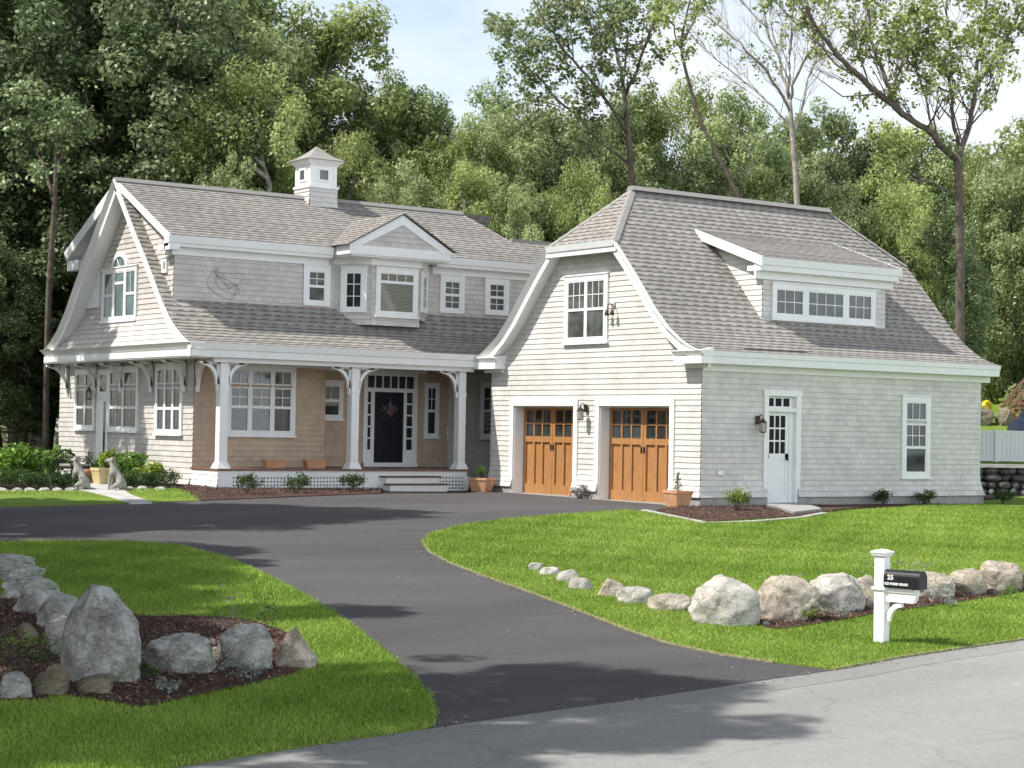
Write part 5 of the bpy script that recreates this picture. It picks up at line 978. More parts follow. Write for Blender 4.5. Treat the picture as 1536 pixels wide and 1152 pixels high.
def rock(i, x, y, w, h, kind, label):
    z = H(x, y)+.02; bm = bmesh.new(); big = w > .35
    bmesh.ops.create_icosphere(bm, subdivisions=5 if w > .6 else 4 if big else 3, radius=1)
    off = V3((i*7.31, i*3.17, i*1.7)); rr = random.Random(i*13+5); planes = []; BA = rr.uniform(-.5, .5) if i not in (18,) else 0
    for k in range(11 if kind != 1 else 7):
        d = V3((rr.gauss(0, 1), rr.gauss(0, 1), rr.gauss(0, .8))).normalized(); planes.append((d, rr.uniform(.60, .90)))
    if i == 18: planes = [((RT3*.62+UP*.78-FW3*.3).normalized(), .80), ((-RT3*.78+UP*.6-FW3*.25).normalized(), .80), ((RT3*.2-FW3).normalized(), .66), ((-RT3*.6-FW3*.8+UP*.15).normalized(), .72), (RT3, .86), ((-RT3+UP*.1).normalized(), .84), ((RT3*.4-FW3*.7-UP*.4).normalized(), .8)]
    if i == 21: planes += [(V3((.7, -.4, .7)).normalized(), .50), (V3((-.7, 0, .7)).normalized(), .55), (V3((0, -.8, .5)).normalized(), .62)]
    dy = w*.40 if h < w*1.1 else w*.36
    for v in bm.verts:
        p = v.co.copy(); q3 = V3((p.dot(RT3), p.dot(FW3), p.z)); q3 = Matrix.Rotation(BA, 3, 'Y') @ q3; q3 = V3([math.copysign(abs(c_)**.78, c_) for c_ in q3]); q3 = Matrix.Rotation(-BA, 3, 'Y') @ q3; p = (RT3*q3.x+FW3*q3.y+UP*q3.z)*.92
        for d, c in planes:
            s = p.dot(d)
            if s > c: p -= d*(s-c)*.98
        n = noise.fractal(p*1.3+off, 1., 2., 4)*.10+noise.fractal(p*4+off, .9, 2., 4)*.055+noise.fractal(p*13+off, .8, 2., 3)*.02-max(0, .09-abs(noise.noise(p*1.7+off)))*.45
        p += v.co.normalized()*n
        if i == 18:   # tall: broad shoulders, leaning point
            f = max(0, p.z); a_ = p.dot(RT3); p -= RT3*(a_*.47*f**2.4)
        if i == 21: p -= RT3*(p.dot(RT3)*.3*max(0, p.z))
        p.z = max(p.z, -.62); v.co = p
    xs = [v.co.dot(V3((RT.x, RT.y, 0))) for v in bm.verts]; zs = [v.co.z for v in bm.verts]
    xm = (max(xs)+min(xs))/2; sx = w/(max(xs)-min(xs)); sz = h/(max(zs)+.40)
    for v in bm.verts:
        a = v.co.dot(V3((RT.x, RT.y, 0)))-xm; b = v.co.dot(V3((FW.x, FW.y, 0)))
        P = V3((RT.x, RT.y, 0))*(a*sx)+V3((FW.x, FW.y, 0))*(b*dy); P.z = (v.co.z+.40)*sz; v.co = P
    me = bpy.data.meshes.new('boulder'); bm.to_mesh(me); bm.free(); me.polygons.foreach_set('use_smooth', [True]*len(me.polygons)); me.materials.append(MT[KM[kind]])
    o = bpy.data.objects.new('boulder' if w > .45 else 'stone', me); C.objects.link(o); o.location = V3((x, y, z))-(RT3*.075 if i == 18 else RT3*0); return tag(o, label, 'boulder' if w > .45 else 'stone', 'boulders edging the right lawn' if i < 18 else 'boulders of the left bed')
for i, (r_, lb) in enumerate(zip(G['rocks'], RKL)): rock(i, r_[0], r_[1], r_[3], r_[4], r_[5], lb)
for k, p in enumerate(G['edgestones']): rock(60+k, p[0], p[1], .24, .09, 0, 'white edging stone at the foot of the clipped hedge'); 
for o in [o for o in C.objects if o.get('label', '').startswith('white edging stone')]: o['group'] = 'white edging stones under the hedge'
# dry stone retaining wall beyond the garage : many stones packed into one wall
def stone_wall():
    mb = []; t0 = 54.0; rr = random.Random(4); bm = bmesh.new(); l = 12.6
    for row in range(4):
        l = 12.4+rr.uniform(0, .2)
        while l < 18.5:
            w = rr.uniform(.25, .5); x, y = TL(t0+rr.uniform(-.04, .04), l+w/2); z = -.2+row*.21+.12
            m = Matrix.Translation((x, y, z)) @ Matrix.Rotation(math.atan2(RT.y, RT.x), 4, 'Z') @ Matrix.Diagonal((w*.53, .22, .125, 1))
            r = bmesh.ops.create_icosphere(bm, subdivisions=2, radius=1, matrix=m)
            for v in r['verts']: v.co += V3([noise.noise(v.co*3+V3((k*9., row, 0)))*.05 for k in range(3)])
            l += w*.96
    me = bpy.data.meshes.new('stone_wall'); bm.to_mesh(me); bm.free(); me.materials.append(MT['rockd']); o = bpy.data.objects.new('stone_wall', me); C.objects.link(o)
    tag(o, 'low dark dry stone retaining wall beyond the right corner of the garage', 'wall')
    cp = MB(); a, b = TL(54.0, 12.4), TL(54.0, 18.6); n = V3((FW.x, FW.y, 0))*.28
    A, B = V3((*a, .64)), V3((*b, .64)); u = V3((0, 0, .09)); cp.hexa([A-n, B-n, B+n, A+n, A-n+u, B-n+u, B+n+u, A+n+u]); c = cp.build('capstone', 'flag', None); c.parent = o
stone_wall()
# ---------------- props
def pbuild(mb, name, mat, root, **k): o = mb.build(name, mat, None, **k); o.parent = root; return o     # geometry in the root's own space
# mailbox : box reaches toward the street
def mailbox():
    x, y = M_[0][:2]; z = H(x, y); e = empty('mailbox', (x, y, z), 'black mailbox with white lettering on a white wooden post by the street', 'mailbox')
    a = math.atan2(-.99, .12)+.10; e.rotation_euler.z = a   # local +x = towards the street
    mb = MB(); mb.box(-.065, .065, -.065, .065, -.1, 1.02); pbuild(mb, 'post', 'trim', e, bevel=.006)
    mb = MB(); mb.lathe([(.075, 1.0), (.088, 1.015), (.088, 1.03), (.10, 1.04), (.10, 1.055), (.05, 1.075), (.01, 1.085)], (0, 0, 0), 4, True); pbuild(mb, 'post_cap', 'trim', e)
    mb = MB(); mb.box(-.085, .085, -.085, .085, .63, .66); mb.box(.066, .45, -.055, .055, .61, .655)
    mb.hexa([(.066, -.04, .50), (.42, -.04, .50), (.42, .04, .50), (.066, .04, .50), (.066, -.04, .609), (.46, -.04, .609), (.46, .04, .609), (.066, .04, .609)])
    N = 8
    for i in range(N):
        t0, t1 = math.pi/2*i/N, math.pi/2*(i+1)/N; q = lambda t, r: (.066+.20-r*math.cos(t)*1, .28+r*math.sin(t)*1.1)
        A, B, Cc, D = q(t0, .20), q(t1, .20), q(t1, .15), q(t0, .15)
        mb.hexa([(A[0], -.025, A[1]), (D[0], -.025, D[1]), (D[0], .025, D[1]), (A[0], .025, A[1]), (B[0], -.025, B[1]), (Cc[0], -.025, Cc[1]), (Cc[0], .025, Cc[1]), (B[0], .025, B[1])])
    pbuild(mb, 'bracket', 'trim', e)
    mb = MB(); w, z0, zs = .088, .664, .775; prof = [(-w, z0), (w, z0)]+[(w*math.cos(math.pi*i/12), zs+w*math.sin(math.pi*i/12)) for i in range(13)]
    mb.prism(lambda p: (-.02+.09, p[0], p[1]), lambda p: (.50, p[0], p[1]), prof); b = pbuild(mb, 'box', 'mbox', e)
    mb = MB(); p2 = [(a*1.06, z0-.006+(c-z0)*1.04) for a, c in prof]; mb.prism(lambda p: (.495, p[0], p[1]), lambda p: (.52, p[0], p[1]), p2); d = pbuild(mb, 'lid', 'mbox', e)
    # lettering on the side that faces the camera (local -y is to the... side)
    def text(s, size, xx, zz):
        cu = bpy.data.curves.new('lettering', 'FONT'); cu.body = s; cu.size = size; cu.extrude = .0012; cu.align_x = 'LEFT'; cu.offset = .0016 if size < .06 else .002; cu.space_character = 1.08
        o = bpy.data.objects.new('lettering', cu); C.objects.link(o); bpy.context.view_layer.update()
        me = bpy.data.meshes.new_from_object(o.evaluated_get(bpy.context.evaluated_depsgraph_get())); bpy.data.objects.remove(o)
        me.materials.clear(); me.materials.append(MT['white']); o = bpy.data.objects.new('lettering', me); C.objects.link(o); o.parent = b
        o.rotation_euler = (R(90), 0, 0); o.location = (xx, -w-.002, zz); return o
    text('25', .075, .12, .755); text('ICE POND ROAD', .036, .085, .695)
mailbox()
# lanterns
def lantern(x, y, z, ax, label, sc=1.):   # ax: outward direction
    e = empty('wall_lantern', (x, y, z), label, 'lamp'); n = V3(ax); 
    mb = MB(); c = n*.17; s = .07*sc
    mb.lathe([(s*.75, -.17), (s, -.15), (s, -.14)], c, 6); mb.lathe([(s*1.25, .05), (s*1.1, .07), (s*.5, .12), (.012, .15)], c, 6); mb.ball(c+V3((0, 0, .16)), .015, 8, 6)
    for k in range(6): t = 2*math.pi*(k+.5)/6; mb.tube([c+V3((s*math.cos(t), s*math.sin(t), -.14)), c+V3((s*1.15*math.cos(t), s*1.15*math.sin(t), .05))], .006, 4)
    pbuild(mb, 'cage', 'bronze', e)
    g = MB(); g.lathe([(s*.8, -.135), (s*.95, .045)], c, 6); pbuild(g, 'lamp_glass', 'lglass', e)
    a = MB(); a.box(-.06 if n.y else -.03, .06 if n.y else .0, -.03 if n.y else -.06, .0 if n.y else .06, .02, .20); a.tube([n*.01+V3((0, 0, .12)), n*.08+V3((0, 0, .23)), n*.17+V3((0, 0, .2)), n*.17+V3((0, 0, .14))], .012, 6); pbuild(a, 'arm', 'bronze', e)
    return e
lantern(-.04, 4.03, 1.90, (-1, 0, 0), 'bronze wall lantern between the two wooden garage doors', 1.1); lantern(1.62, -.04, 1.68, (0, -1, 0), 'dark wall lantern left of the white side door', 1.1)
lantern(*hp(XW-.03, 13.78, 2.2), (-1, 0, 0), 'dark wall lantern beside the garden door on the gable wall')
# floodlights on the garage gable
def flood(x, y, z, label):
    e = empty('security_light', (x, y, z), label, 'lamp'); mb = MB(); mb.box(-.05, 0, -.05, .05, -.04, .05); pbuild(mb, 'mount', 'trim2', e)
    a = MB()
    for s in (-1, 1):
        a.tube([(-.04, s*.02, .0), (-.12, s*.08, -.02), (-.13, s*.10, -.16)], .012, 6); a.lathe([(.025, .06), (.05, .0), (.055, -.07)], (-.13, s*.10, -.20), 10)
    pbuild(a, 'lamp_head', 'bronze', e)
flood(-.02, 3.08, 4.42, 'twin headed security light right of the upper garage window'); flood(-8.66, 8.62, 5.35, 'small twin headed light on the side of the upper storey') if False else None
# faint wire sculpture on the upper wall
mb = MB(); rr = random.Random(2)
for k in range(3):
    P = []
    for i in range(26):
        t = i/25; a = 2*math.pi*t*(1.0+.3*k)+k*1.2; P.append(hp(-7.3+(.44-.10*k)*math.cos(a+k)+.10*math.sin(3*a+k), 8.262, 4.78+(.30-.07*k)*math.sin(a)+.10*math.cos(2*a+2*k)))
    mb.tube(P, .008, 5)
tag(mb.build('wire_sculpture', simple('wire_paint', (.46, .435, .42), .6)), 'looping wire wall sculpture on the upper storey siding', 'wall decoration')
# pots
def pot_sq(x, y, w, h, label, z=None, rot=0., mat='terra'):
    e = empty('planter', (x, y, H(x, y)+.02 if z is None else z), label, 'planter'); e.rotation_euler.z = rot; mb = MB()
    mb.lathe([(w*.36, 0), (w*.47, h*.82), (w*.50, h*.83), (w*.50, h), (w*.43, h), (w*.42, h*.88)], (0, 0, 0), 4, True); pbuild(mb, 'pot', mat, e, bevel=.008)
    s = MB(); s.box(-w*.43, w*.43, -w*.43, w*.43, h*.86, h*.9); pbuild(s, 'soil', 'mulch', e); return e
px_, py_ = -.55, 7.55; pot_sq(px_, py_, .52, .34, 'terracotta planter beside the left garage door', rot=.5)
shrub('potted_topiary', px_, py_, .17, .42, 'hosta', 'small bushy topiary in the planter left of the garage doors', 'plant', z=H(px_, py_)+.33, leaf=.035, per=500)
px_, py_ = -.62, .02; pot_sq(px_, py_, .48, .36, 'terracotta planter at the garage corner in front of the right door'); sz = H(px_, py_)+.36
e_ = empty('spiral_topiary', (px_, py_, sz), 'spiral clipped dwarf conifer in the corner planter', 'plant'); rng = np.random.default_rng(9)
cen = [(.07*math.cos(t*2.4)*(1-t/9), .07*math.sin(t*2.4)*(1-t/9), .04+.045*t) for t in np.linspace(0, 8, 22)]; P, N_, T_ = clump_points(rng, cen, [.065*(1-.05*i/2)+.01 for i in range(22)], 9000, .8, .5)
link('foliage', leaf_mesh('foliage', P, N_, .022*(.7+.6*rng.random(len(P))), 'shrub', rng, tone=T_), e_); mb = MB(); mb.tube([(0, 0, -.05), (0, 0, .4)], .01, 5); pbuild(mb, 'stem', 'bark', e_)
x, y = M_[3][:2]; shrub('flowering_plant', x-.1, 4.05, .34, .36, 'lav', 'straggly flowering plant against the wall between the garage doors', 'plant', leaf=.06, per=500)
for x, s in ((-6.42, 'left terracotta trough on the porch floor under the window'), (-5.35, 'right terracotta trough on the porch floor')):
    e = empty('porch_trough', hp(x, 7.45, .50), s, 'planter'); mb = MB(); mb.hexa([(-.24, -.08, 0), (.24, -.08, 0), (.24, .08, 0), (-.24, .08, 0), (-.28, -.11, .17), (.28, -.11, .17), (.28, .11, .17), (-.28, .11, .17)]); mb.box(-.29, .29, -.12, .12, .17, .20); pbuild(mb, 'trough', 'terra', e)
x, y = M_[16][:2]; pot_sq(x, y, .50, .40, 'pale yellow glazed planter at the end of the front path', mat='yel')
x, y = M_[17][:2]; e = empty('planter', (x, y, 0), 'round terracotta pot standing behind the left stone dog', 'planter'); mb = MB(); mb.lathe([(.13, 0), (.19, .3), (.21, .3), (.21, .37), (.17, .37), (.16, .33)], (0, 0, 0), 16); pbuild(mb, 'pot', 'terra', e, smooth=False)
# garden bench / dark wicker chair
def bench(x, y):
    e = empty('garden_chair', (x, y, 0), 'dark rounded garden chair with a pale cushion behind the left stone dog', 'chair'); e.rotation_euler.z = R(20)
    mb = MB(); mb.box(-.3, .3, -.26, .26, .34, .39); pbuild(mb, 'seat', 'iron', e); c = MB(); c.box(-.27, .27, -.24, .22, .39, .46); pbuild(c, 'cushion', 'stone', e, bevel=.02)
    mb = MB()
    for i in range(9): q = -.28+.07*i; mb.tube([(q, .25, .36), (q, .30, .62+.16*math.cos((i-4)*.36))], .012, 5)
    mb.tube([(-.29+.0725*i, .30, .62+.17*math.cos((i-4)*.36)) for i in range(9)], .02, 6); pbuild(mb, 'backrest', 'iron', e)
    for sx in (-1, 1):
        for sy in (-1, 1): l = MB(); l.tube([(sx*.26, sy*.22, .36), (sx*.28, sy*.24, 0)], .018, 6); pbuild(l, 'leg', 'iron', e)
        a = MB(); a.tube([(sx*.29, .28, .58), (sx*.32, .0, .58), (sx*.30, -.22, .54), (sx*.27, -.22, .36)], .016, 6); pbuild(a, 'armrest', 'iron', e)
bench(*M_[18][:2])
# sitting stone dogs
def dog(x, y, label, rot):
    e = empty('dog_statue', (x, y, H(x, y)+.02), label, 'statue'); e.rotation_euler.z = rot
    me = bpy.data.meshes.new('dog_body')
    V = [((.16, 0, .12), .125), ((.10, 0, .28), .115), ((-.02, 0, .44), .105), ((-.06, 0, .56), .07), ((-.09, 0, .66), .075), ((-.19, 0, .645), .045), ((-.25, 0, .635), .03),
         ((-.06, .08, .36), .06), ((-.09, .085, .18), .042), ((-.10, .085, .03), .036), ((-.15, .085, .02), .03), ((-.06, -.08, .36), .06), ((-.09, -.085, .18), .042), ((-.10, -.085, .03), .036), ((-.15, -.085, .02), .03),
         ((.14, .12, .14), .09), ((.03, .15, .10), .055), ((.10, .15, .03), .04), ((.0, .15, .025), .032), ((.14, -.12, .14), .09), ((.03, -.15, .10), .055), ((.10, -.15, .03), .04), ((.0, -.15, .025), .032),
         ((.28, .03, .06), .035), ((.36, .12, .04), .02), ((-.05, .06, .70), .035), ((-.04, .10, .63), .025), ((-.05, -.06, .70), .035), ((-.04, -.10, .63), .025)]
    E = [(0, 1), (1, 2), (2, 3), (3, 4), (4, 5), (5, 6), (2, 7), (7, 8), (8, 9), (9, 10), (2, 11), (11, 12), (12, 13), (13, 14), (0, 15), (15, 16), (16, 17), (17, 18), (0, 19), (19, 20), (20, 21), (21, 22), (0, 23), (23, 24), (4, 25), (25, 26), (4, 27), (27, 28)]
    me.from_pydata([v for v, r in V], E, []); me.materials.append(MT['stone']); o = bpy.data.objects.new('dog_body', me); C.objects.link(o); o.parent = e
    m = o.modifiers.new('skin', 'SKIN'); m.use_smooth_shade = True
    sk = me.skin_vertices[0].data
    for i, (v, r) in enumerate(V): sk[i].radius = (r*.82, r*.82)
    sk[0].use_root = True; s = o.modifiers.new('sub', 'SUBSURF'); s.levels = 2; s.render_levels = 2
    mb = MB(); mb.box(-.20, .30, -.2, .2, -.04, .012); pbuild(mb, 'plinth', 'stone', e)
dog(*M_[14][:2], 'sitting cast stone dog statue on the left of the front path', R(-62)); dog(*M_[15][:2], 'sitting cast stone dog statue on the right of the front path', R(-48))
# wreath on the front door
e = empty('door_wreath', hp(-2.29, RW-.05, 2.02), 'door swag with blue ribbon top and red flowers on the dark front door', 'wreath'); rng = np.random.default_rng(3)
P = rng.normal(size=(260, 3))*np.array([.10, .025, .07])+np.array([0, -.03, -.12]); link('flowers', leaf_mesh('flowers', P, rng.normal(size=P.shape), np.full(260, .05), 'lav', rng), e)
mb = MB(); [mb.ball((rng.normal()*.07, -.05, -.13+rng.normal()*.05), .025, 8, 6) for _ in range(10)]; pbuild(mb, 'red_bow', 'redf', e); mb = MB(); [mb.ball((rng.normal()*.04, -.04, .05+rng.normal()*.05), .03, 8, 6) for _ in range(7)]; mb.tube([(0, -.02, .25), (0, -.03, .05)], .01, 5); pbuild(mb, 'ribbon', 'bluef', e)
# ---------------- far right yard : fence, stairs, van, toys, house beyond
def frame_lt(t, l, z): x, y = TL(t, l); return V3((x, y, z))
def fence():
    a = math.atan2(RT.y, RT.x); e = empty('white_fence', frame_lt(62, 14.6, .68), 'white panel fence on the terrace above the dry stone wall', 'fence'); e.rotation_euler.z = a
    for k in range(5):
        x0 = k*1.5; mb = MB()
        for i in range(10): mb.box(x0+.06+i*.139, x0+.06+i*.139+.132, -.012, .012, .06, 1.02)
        mb.box(x0+.05, x0+1.46, -.03, .03, .04, .12); mb.box(x0+.05, x0+1.46, -.03, .03, .98, 1.06); pbuild(mb, 'panel', 'vinyl', e)
        p = MB(); p.box(x0-.06, x0+.05, -.055, .055, -.1, 1.10); pbuild(p, 'post', 'vinyl', e)
fence()
def stairs():
    e = empty('playset_stairs', frame_lt(67, 17.9, 1.9), 'brown wooden stairs with railing and a green-blue slide at the right edge', 'playground stairs'); e.rotation_euler.z = math.atan2(RT.y, RT.x)
    mb = MB(); n = 9
    for i in range(n): mb.box(i*.14, i*.14+.2, 0, 1.2, .15+i*.17, .19+i*.17)
    pbuild(mb, 'tread', 'brownw', e)
    for y in (-.03, 1.2):
        s = MB(); s.hexa([(-.05, y, .0), (.15, y, .0), (.15, y+.04, .0), (-.05, y+.04, .0), (n*.14-.1, y, n*.17), (n*.14+.1, y, n*.17), (n*.14+.1, y+.04, n*.17), (n*.14-.1, y+.04, n*.17)]); s.hexa([(-.05, y, .75), (.0, y, .65), (.0, y+.04, .65), (-.05, y+.04, .75), (n*.14, y, n*.17+.85), (n*.14+.05, y, n*.17+.75), (n*.14+.05, y+.04, n*.17+.75), (n*.14, y+.04, n*.17+.85)])
        for i in range(0, n, 2): s.box(i*.14, i*.14+.04, y, y+.04, i*.17, i*.17+.75)
        pbuild(s, 'railing', 'brownw', e)
    mb = MB(); mb.box(1.25, 2.6, 0, 1.3, 1.6, 1.66); mb.box(1.25, 1.33, 0, .08, 0, 2.4); mb.box(2.5, 2.6, 0, .08, 0, 2.4); pbuild(mb, 'platform', 'brownw', e); g = MB(); g.box(1.3, 2.6, -.02, .0, 1.9, 2.15); pbuild(g, 'side_panel', 'green', e)
stairs()
def van():
    e = empty('parked_truck', frame_lt(64.5, 18.25, 1.25), 'dark blue pickup truck partly cut off at the right edge beyond the fence', 'truck'); e.rotation_euler.z = math.atan2(RT.y, RT.x)
    mb = MB(); prof = [(-.9, .2), (-.95, .55), (-.80, .85), (-.55, .95), (-.35, 1.32), (1.5, 1.40), (1.8, .9), (3.2, .9), (3.25, .3)]
    mb.prism(lambda p: (p[0], -.8, p[1]), lambda p: (p[0], .8, p[1]), prof[::-1]); pbuild(mb, 'body', 'blue', e, bevel=.04)
    mb = MB(); mb.box(-.97, 3.2, -.82, -.80, .25, .42); pbuild(mb, 'bumper', 'silverp', e)
    mb = MB(); mb.prism(lambda p: (p[0], -.81, p[1]), lambda p: (p[0], .81, p[1]), [(-.48, .97), (-.30, 1.27), (1.4, 1.33), (1.6, .95)][::-1]); pbuild(mb, 'window', 'glass', e)
    for x in (-.35, 2.3):
        w = MB(); w.tube([(x, -.84, .2), (x, -.62, .2)], .33, 18); o = pbuild(w, 'wheel', 'mbox', e)
van()
e = empty('ride_on_toy', frame_lt(68, 17.3, 2.35), 'yellow plastic toy ring lying on the bank at the right', 'toy'); mb = MB(); mb.tube([(.19*math.cos(t), 0, .25+.19*math.sin(t)) for t in np.linspace(0, 6.28, 17)], .08, 8); pbuild(mb, 'ring', 'yplast', e, smooth=True)
for l, w, kd, s in ((16.9, .8, 6, 'tan rounded boulder on the bank left of the yellow toy'), (17.7, .7, 6, 'brown boulder on the bank right of the yellow toy')):
    x, y = TL(67, l); o = rock(90+int(l), x, y, w, .6, kd, s); o.location.z = 2.0; o['group'] = 'rocks on the far bank'
def far_house():
    e = empty('neighbour_house', frame_lt(100, 28, 4.5), 'pale grey neighbouring house glimpsed through the trees at the far right', 'house'); e.rotation_euler.z = math.atan2(RT.y, RT.x)
    mb = MB(); mb.box(-3.5, 9, 0, 6, 0, 5.2); w = pbuild(mb, 'wall', 'paleh', e); mb = MB(); mb.prism(lambda p: (-4, p[0], p[1]), lambda p: (9.5, p[0], p[1]), [(-.5, 5.1), (6.5, 5.1), (3, 8.2)]); pbuild(mb, 'roof', 'roof', e)
    for x in (-2, .5, 3, 5.5):
        for z in (1., 3.4):
            f = MB(); f.box(x-.1, x+1.1, -.06, 0, z-.1, z+1.4); fo = pbuild(f, 'window', 'trim', e); g = MB(); g.box(x, x+1, -.08, -.061, z, z+1.3); g.build('pane', 'glass', None).parent = fo
far_house()
# ---------------- GRASS BLADES
def inside(P, poly):
    x, y = P[:, 0], P[:, 1]; r = np.zeros(len(P), bool); n = len(poly)
    for i in range(n):
        x1, y1 = poly[i]; x2, y2 = poly[(i+1) % n]; c = ((y1 > y) != (y2 > y)); xi = (x2-x1)*(y-y1)/((y2-y1) if y2 != y1 else 1e-9)+x1; r ^= c & (x < xi)
    return r
def grass(name, poly, t0, t1, dens, hgt, wid, label, seed, excl=(), grow=False):
    rng = np.random.default_rng(seed); N = []
    tt = np.arange(t0, t1, .5)
    for t in tt:
        lw = t*.285+.4; k = int(dens*.5*2*lw*(t0/t)**1.6); T_ = t+.5*rng.random(k); L_ = rng.uniform(-lw, lw, k); N.append(np.stack([CAM.x+FW.x*T_+RT.x*L_, CAM.y+FW.y*T_+RT.y*L_, T_, L_], 1))
    P = np.concatenate(N); P = P[inside(P[:, :2], poly)]
    for ex in excl: P = P[~inside(P[:, :2], ex)]
    P[:, :2] += rng.normal(size=(len(P), 2))*.022
    Z = np.interp(P[:, 2], [a for a, b in TK], [b for a, b in TK])+np.interp(P[:, 3], [a for a, b in LK], [b for a, b in LK])+.03
    n = len(P); a = rng.random(n)*6.28; s = (P[:, 2]/t0)**.5; h = hgt*(.6+.8*rng.random(n))*s; w = wid*(.7+.6*rng.random(n))*s
    B = np.stack([P[:, 0], P[:, 1], Z], 1); S = np.stack([np.cos(a)*w, np.sin(a)*w, 0*a], 1); le = rng.normal(size=(n, 2))*.45; Tp = B+np.stack([le[:, 0]*h, le[:, 1]*h, h], 1)
    Q = np.stack([B-S, B+S, Tp], 1).reshape(-1, 3)
    me = bpy.data.meshes.new(name); me.vertices.add(3*n); me.vertices.foreach_set('co', Q.ravel().astype(np.float32)); me.loops.add(3*n); me.loops.foreach_set('vertex_index', np.arange(3*n, dtype=np.int32))
    me.polygons.add(n); me.polygons.foreach_set('loop_start', np.arange(0, 3*n, 3, dtype=np.int32)); me.polygons.foreach_set('loop_total', np.full(n, 3, dtype=np.int32)); me.update(calc_edges=True)
    at_ = me.attributes.new('tone', 'FLOAT', 'FACE'); base = .5+.16*np.sin(P[:, 0]*.9+np.sin(P[:, 1]*.7)*1.5)+.10*np.sin(P[:, 0]*3.1+P[:, 1]*2.3)+.08*np.sin(P[:, 1]*5.3-P[:, 0]*4.1)+rng.normal(size=n)*.24; at_.data.foreach_set('value', np.clip(base, 0, 1).astype(np.float32))
    me.materials.append(MT['blade']); o = link(name, me); tag(o, label, 'grass', kind='stuff'); return n
ng = grass('grass', G['left_lawn'], 13, 34, 6500, .030, .0045, 'mown green grass of the left lawn around the grey boulders', 1, [G['left_bed']])
ng += grass('grass', G['right_lawn'], 17, 44, 5000, .028, .005, 'bright mown grass of the right lawn and street verge', 2, [G['right_bed']])
ng += grass('grass', G['upper_lawn'], 38, 52, 500, .03, .010, 'narrow strip of grass before the clipped hedge', 3, [G['walk']])
print('blades', ng)
# ---------------- stray bits on the ground : leaves on the drive and in beds
rng = np.random.default_rng(8); P = []
while len(P) < 160:
    t, l = rng.uniform(15, 40), rng.uniform(-6, 6); x, y = TL(t, l)
    if inside(np.array([[x, y]]), G['drive'])[0]: P.append((x, y, H(x, y)+.03))
P = np.array(P); o = link('fallen_leaves', leaf_mesh('fallen_leaves', P, np.tile([0, 0, 1.], (len(P), 1))+rng.normal(size=P.shape)*.2, rng.uniform(.015, .045, len(P)), 'lime', rng)); tag(o, 'scattered dry leaves lying on the dark driveway', 'leaves', kind='stuff')
# grit washed along the pavement edges
gp = []
for path, sgn in ((G['street_edge'][1:11], -1), (G['drive'][1:12], -1), (G['drive'][27:39], -1)):
    for (xa, ya), (xb, yb) in zip(path, path[1:]):
        L = math.hypot(xb-xa, yb-ya); nx, ny = (yb-ya)/L, -(xb-xa)/L
        for _ in range(int(L*34)): f = rng.random(); d = rng.normal()*.10; x, y = xa+(xb-xa)*f+nx*d, ya+(yb-ya)*f+ny*d; gp.append((x, y, H(x, y)+.032))
gp = np.array(gp); MT['grit'] = leaf_mat('grit', (.08, .07, .05), (.22, .20, .15), (.42, .39, .32), .9, 0.)
o = link('edge_grit', leaf_mesh('edge_grit', gp, np.tile([0, 0, 1.], (len(gp), 1))+rng.normal(size=gp.shape)*.3, rng.uniform(.012, .035, len(gp)), 'grit', rng, aspect=.8)); tag(o, 'sand and dry grit washed along the pavement edges', 'grit', kind='stuff')
# mulch chips
def chips(poly, n, seed, label):
    rng = np.random.default_rng(seed); xs = [p[0] for p in poly]; ys = [p[1] for p in poly]; P = np.stack([rng.uniform(min(xs), max(xs), n), rng.uniform(min(ys), max(ys), n)], 1); P = P[inside(P, poly)]
    P = np.array([(x, y, H(x, y)+.06+.015*rng.random()) for x, y in P]); o = link('mulch_chips', leaf_mesh('mulch_chips', P, np.tile([0, 0, 1.], (len(P), 1))+rng.normal(size=P.shape)*.6, .035*(.6+rng.random(len(P))), CH, rng, aspect=.4)); tag(o, label, 'mulch', kind='stuff')
MT['chip'] = leaf_mat('mulch_chip', (.03, .015, .01), (.09, .05, .04), (.24, .16, .125), .9, 0.); CH = 'chip'
chips(smooth_poly(G['left_bed']), 22000, 1, 'dark bark mulch between the grey boulders'); chips(smooth_poly(G['right_bed']), 14000, 2, 'bark mulch under the pale boulders'); chips(G['garage_bed'], 6000, 3, 'red-brown mulch at the garage corner'); chips(G['front_bed'], 9000, 4, 'dark mulch in front of the porch')
# ================================================================ CAMERA, SUN, SKY
cd = bpy.data.cameras.new('Camera'); cam = bpy.data.objects.new('Camera', cd); C.objects.link(cam); bpy.context.scene.camera = cam
M = Matrix(G['cam']['M']); rt, dn, fw = M[0], M[1], M[2]
m3 = Matrix((rt, -dn, -fw)).transposed(); cam.matrix_world = Matrix.Translation(CAM) @ m3.to_4x4()
cd.sensor_width = 36; cd.lens = 2802.086/1536*36; cd.clip_end = 2000; cd.clip_start = .1
SD = V3((1, -.33, -1.35)).normalized()     # direction the light travels
sl = bpy.data.lights.new('sun', 'SUN'); sl.energy = 3.9; sl.angle = R(.6); sl.color = (1, .955, .89); so = bpy.data.objects.new('sun', sl); C.objects.link(so)
so.rotation_euler = SD.to_track_quat('-Z', 'Y').to_euler(); so.location = (-20, 0, 30)
w = bpy.data.worlds.new('World'); bpy.context.scene.world = w; w.use_nodes = True; nt = w.node_tree; bg = nt.nodes['Background']
sky = nt.nodes.new('ShaderNodeTexSky'); sky.sky_type = 'NISHITA'; sky.sun_disc = False; sky.sun_elevation = math.asin(-SD.z); sky.sun_rotation = math.atan2(-SD.x, -SD.y); sky.dust_density = 1.5; sky.ozone_density = 1.
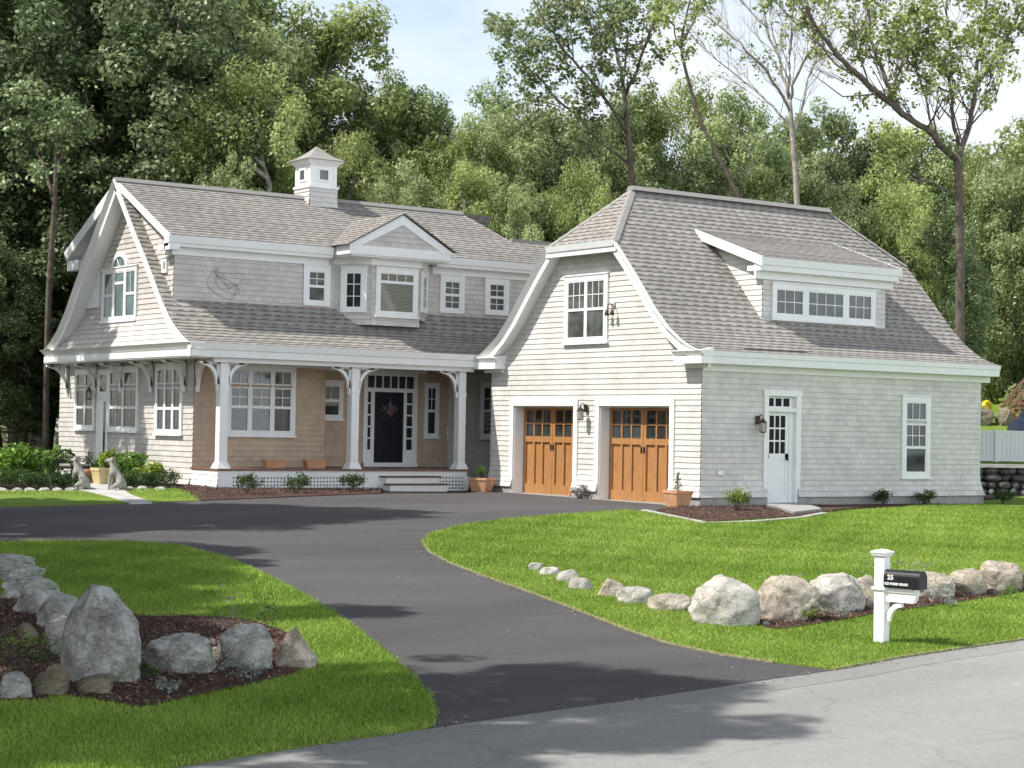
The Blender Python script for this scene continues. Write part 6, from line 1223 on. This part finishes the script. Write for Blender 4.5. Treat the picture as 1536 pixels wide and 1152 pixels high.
tc = nt.nodes.new('ShaderNodeTexCoord'); mp = nt.nodes.new('ShaderNodeMapping'); mp.inputs['Scale'].default_value = (1, 1, 2.6); mp.inputs['Location'].default_value = (.35, .2, .1); lk(nt, tc.outputs['Generated'], mp.inputs[0])
cn = nt.nodes.new('ShaderNodeTexNoise'); cn.inputs['Scale'].default_value = 3.2; cn.inputs['Detail'].default_value = 7; cn.inputs['Roughness'].default_value = .52; lk(nt, mp.outputs[0], cn.inputs['Vector'])
cr = ramp(nt, cn.outputs['Fac'], [(.36, (0, 0, 0)), (.56, (1, 1, 1))])
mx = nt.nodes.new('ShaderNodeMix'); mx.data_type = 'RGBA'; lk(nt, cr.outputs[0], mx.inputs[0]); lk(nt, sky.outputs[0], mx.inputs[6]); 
# unseen cloud brightness added behind the viewer as fill on the shaded house walls
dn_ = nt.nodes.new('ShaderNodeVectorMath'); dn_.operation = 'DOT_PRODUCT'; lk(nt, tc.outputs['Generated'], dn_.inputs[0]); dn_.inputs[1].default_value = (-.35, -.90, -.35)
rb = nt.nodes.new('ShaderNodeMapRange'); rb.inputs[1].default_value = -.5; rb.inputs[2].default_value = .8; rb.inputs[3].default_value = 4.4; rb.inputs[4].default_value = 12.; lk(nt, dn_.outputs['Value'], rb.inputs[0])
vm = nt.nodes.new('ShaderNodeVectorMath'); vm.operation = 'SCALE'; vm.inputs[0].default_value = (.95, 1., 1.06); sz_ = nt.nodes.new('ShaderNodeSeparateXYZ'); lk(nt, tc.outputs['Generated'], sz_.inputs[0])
zr = nt.nodes.new('ShaderNodeMapRange'); zr.inputs[1].default_value = .2; zr.inputs[2].default_value = .8; zr.inputs[3].default_value = 1.; zr.inputs[4].default_value = .22; lk(nt, sz_.outputs['Z'], zr.inputs[0])  # clouds dimmed overhead to lower the fill on upward faces
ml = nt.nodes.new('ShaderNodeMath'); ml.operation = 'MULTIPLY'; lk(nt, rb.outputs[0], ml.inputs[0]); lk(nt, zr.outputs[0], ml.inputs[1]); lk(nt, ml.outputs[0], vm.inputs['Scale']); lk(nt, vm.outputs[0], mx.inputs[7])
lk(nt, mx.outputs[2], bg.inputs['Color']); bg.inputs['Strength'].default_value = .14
sc = bpy.context.scene; sc.view_settings.view_transform = 'Standard'; sc.view_settings.look = 'None'; sc.view_settings.exposure = .76; sc.view_settings.gamma = 1
sc.render.resolution_x = 1024; sc.render.resolution_y = 768
try:
    sc.cycles.max_bounces = 6; sc.cycles.transparent_max_bounces = 4; sc.cycles.caustics_reflective = False; sc.cycles.caustics_refractive = False
except Exception: pass
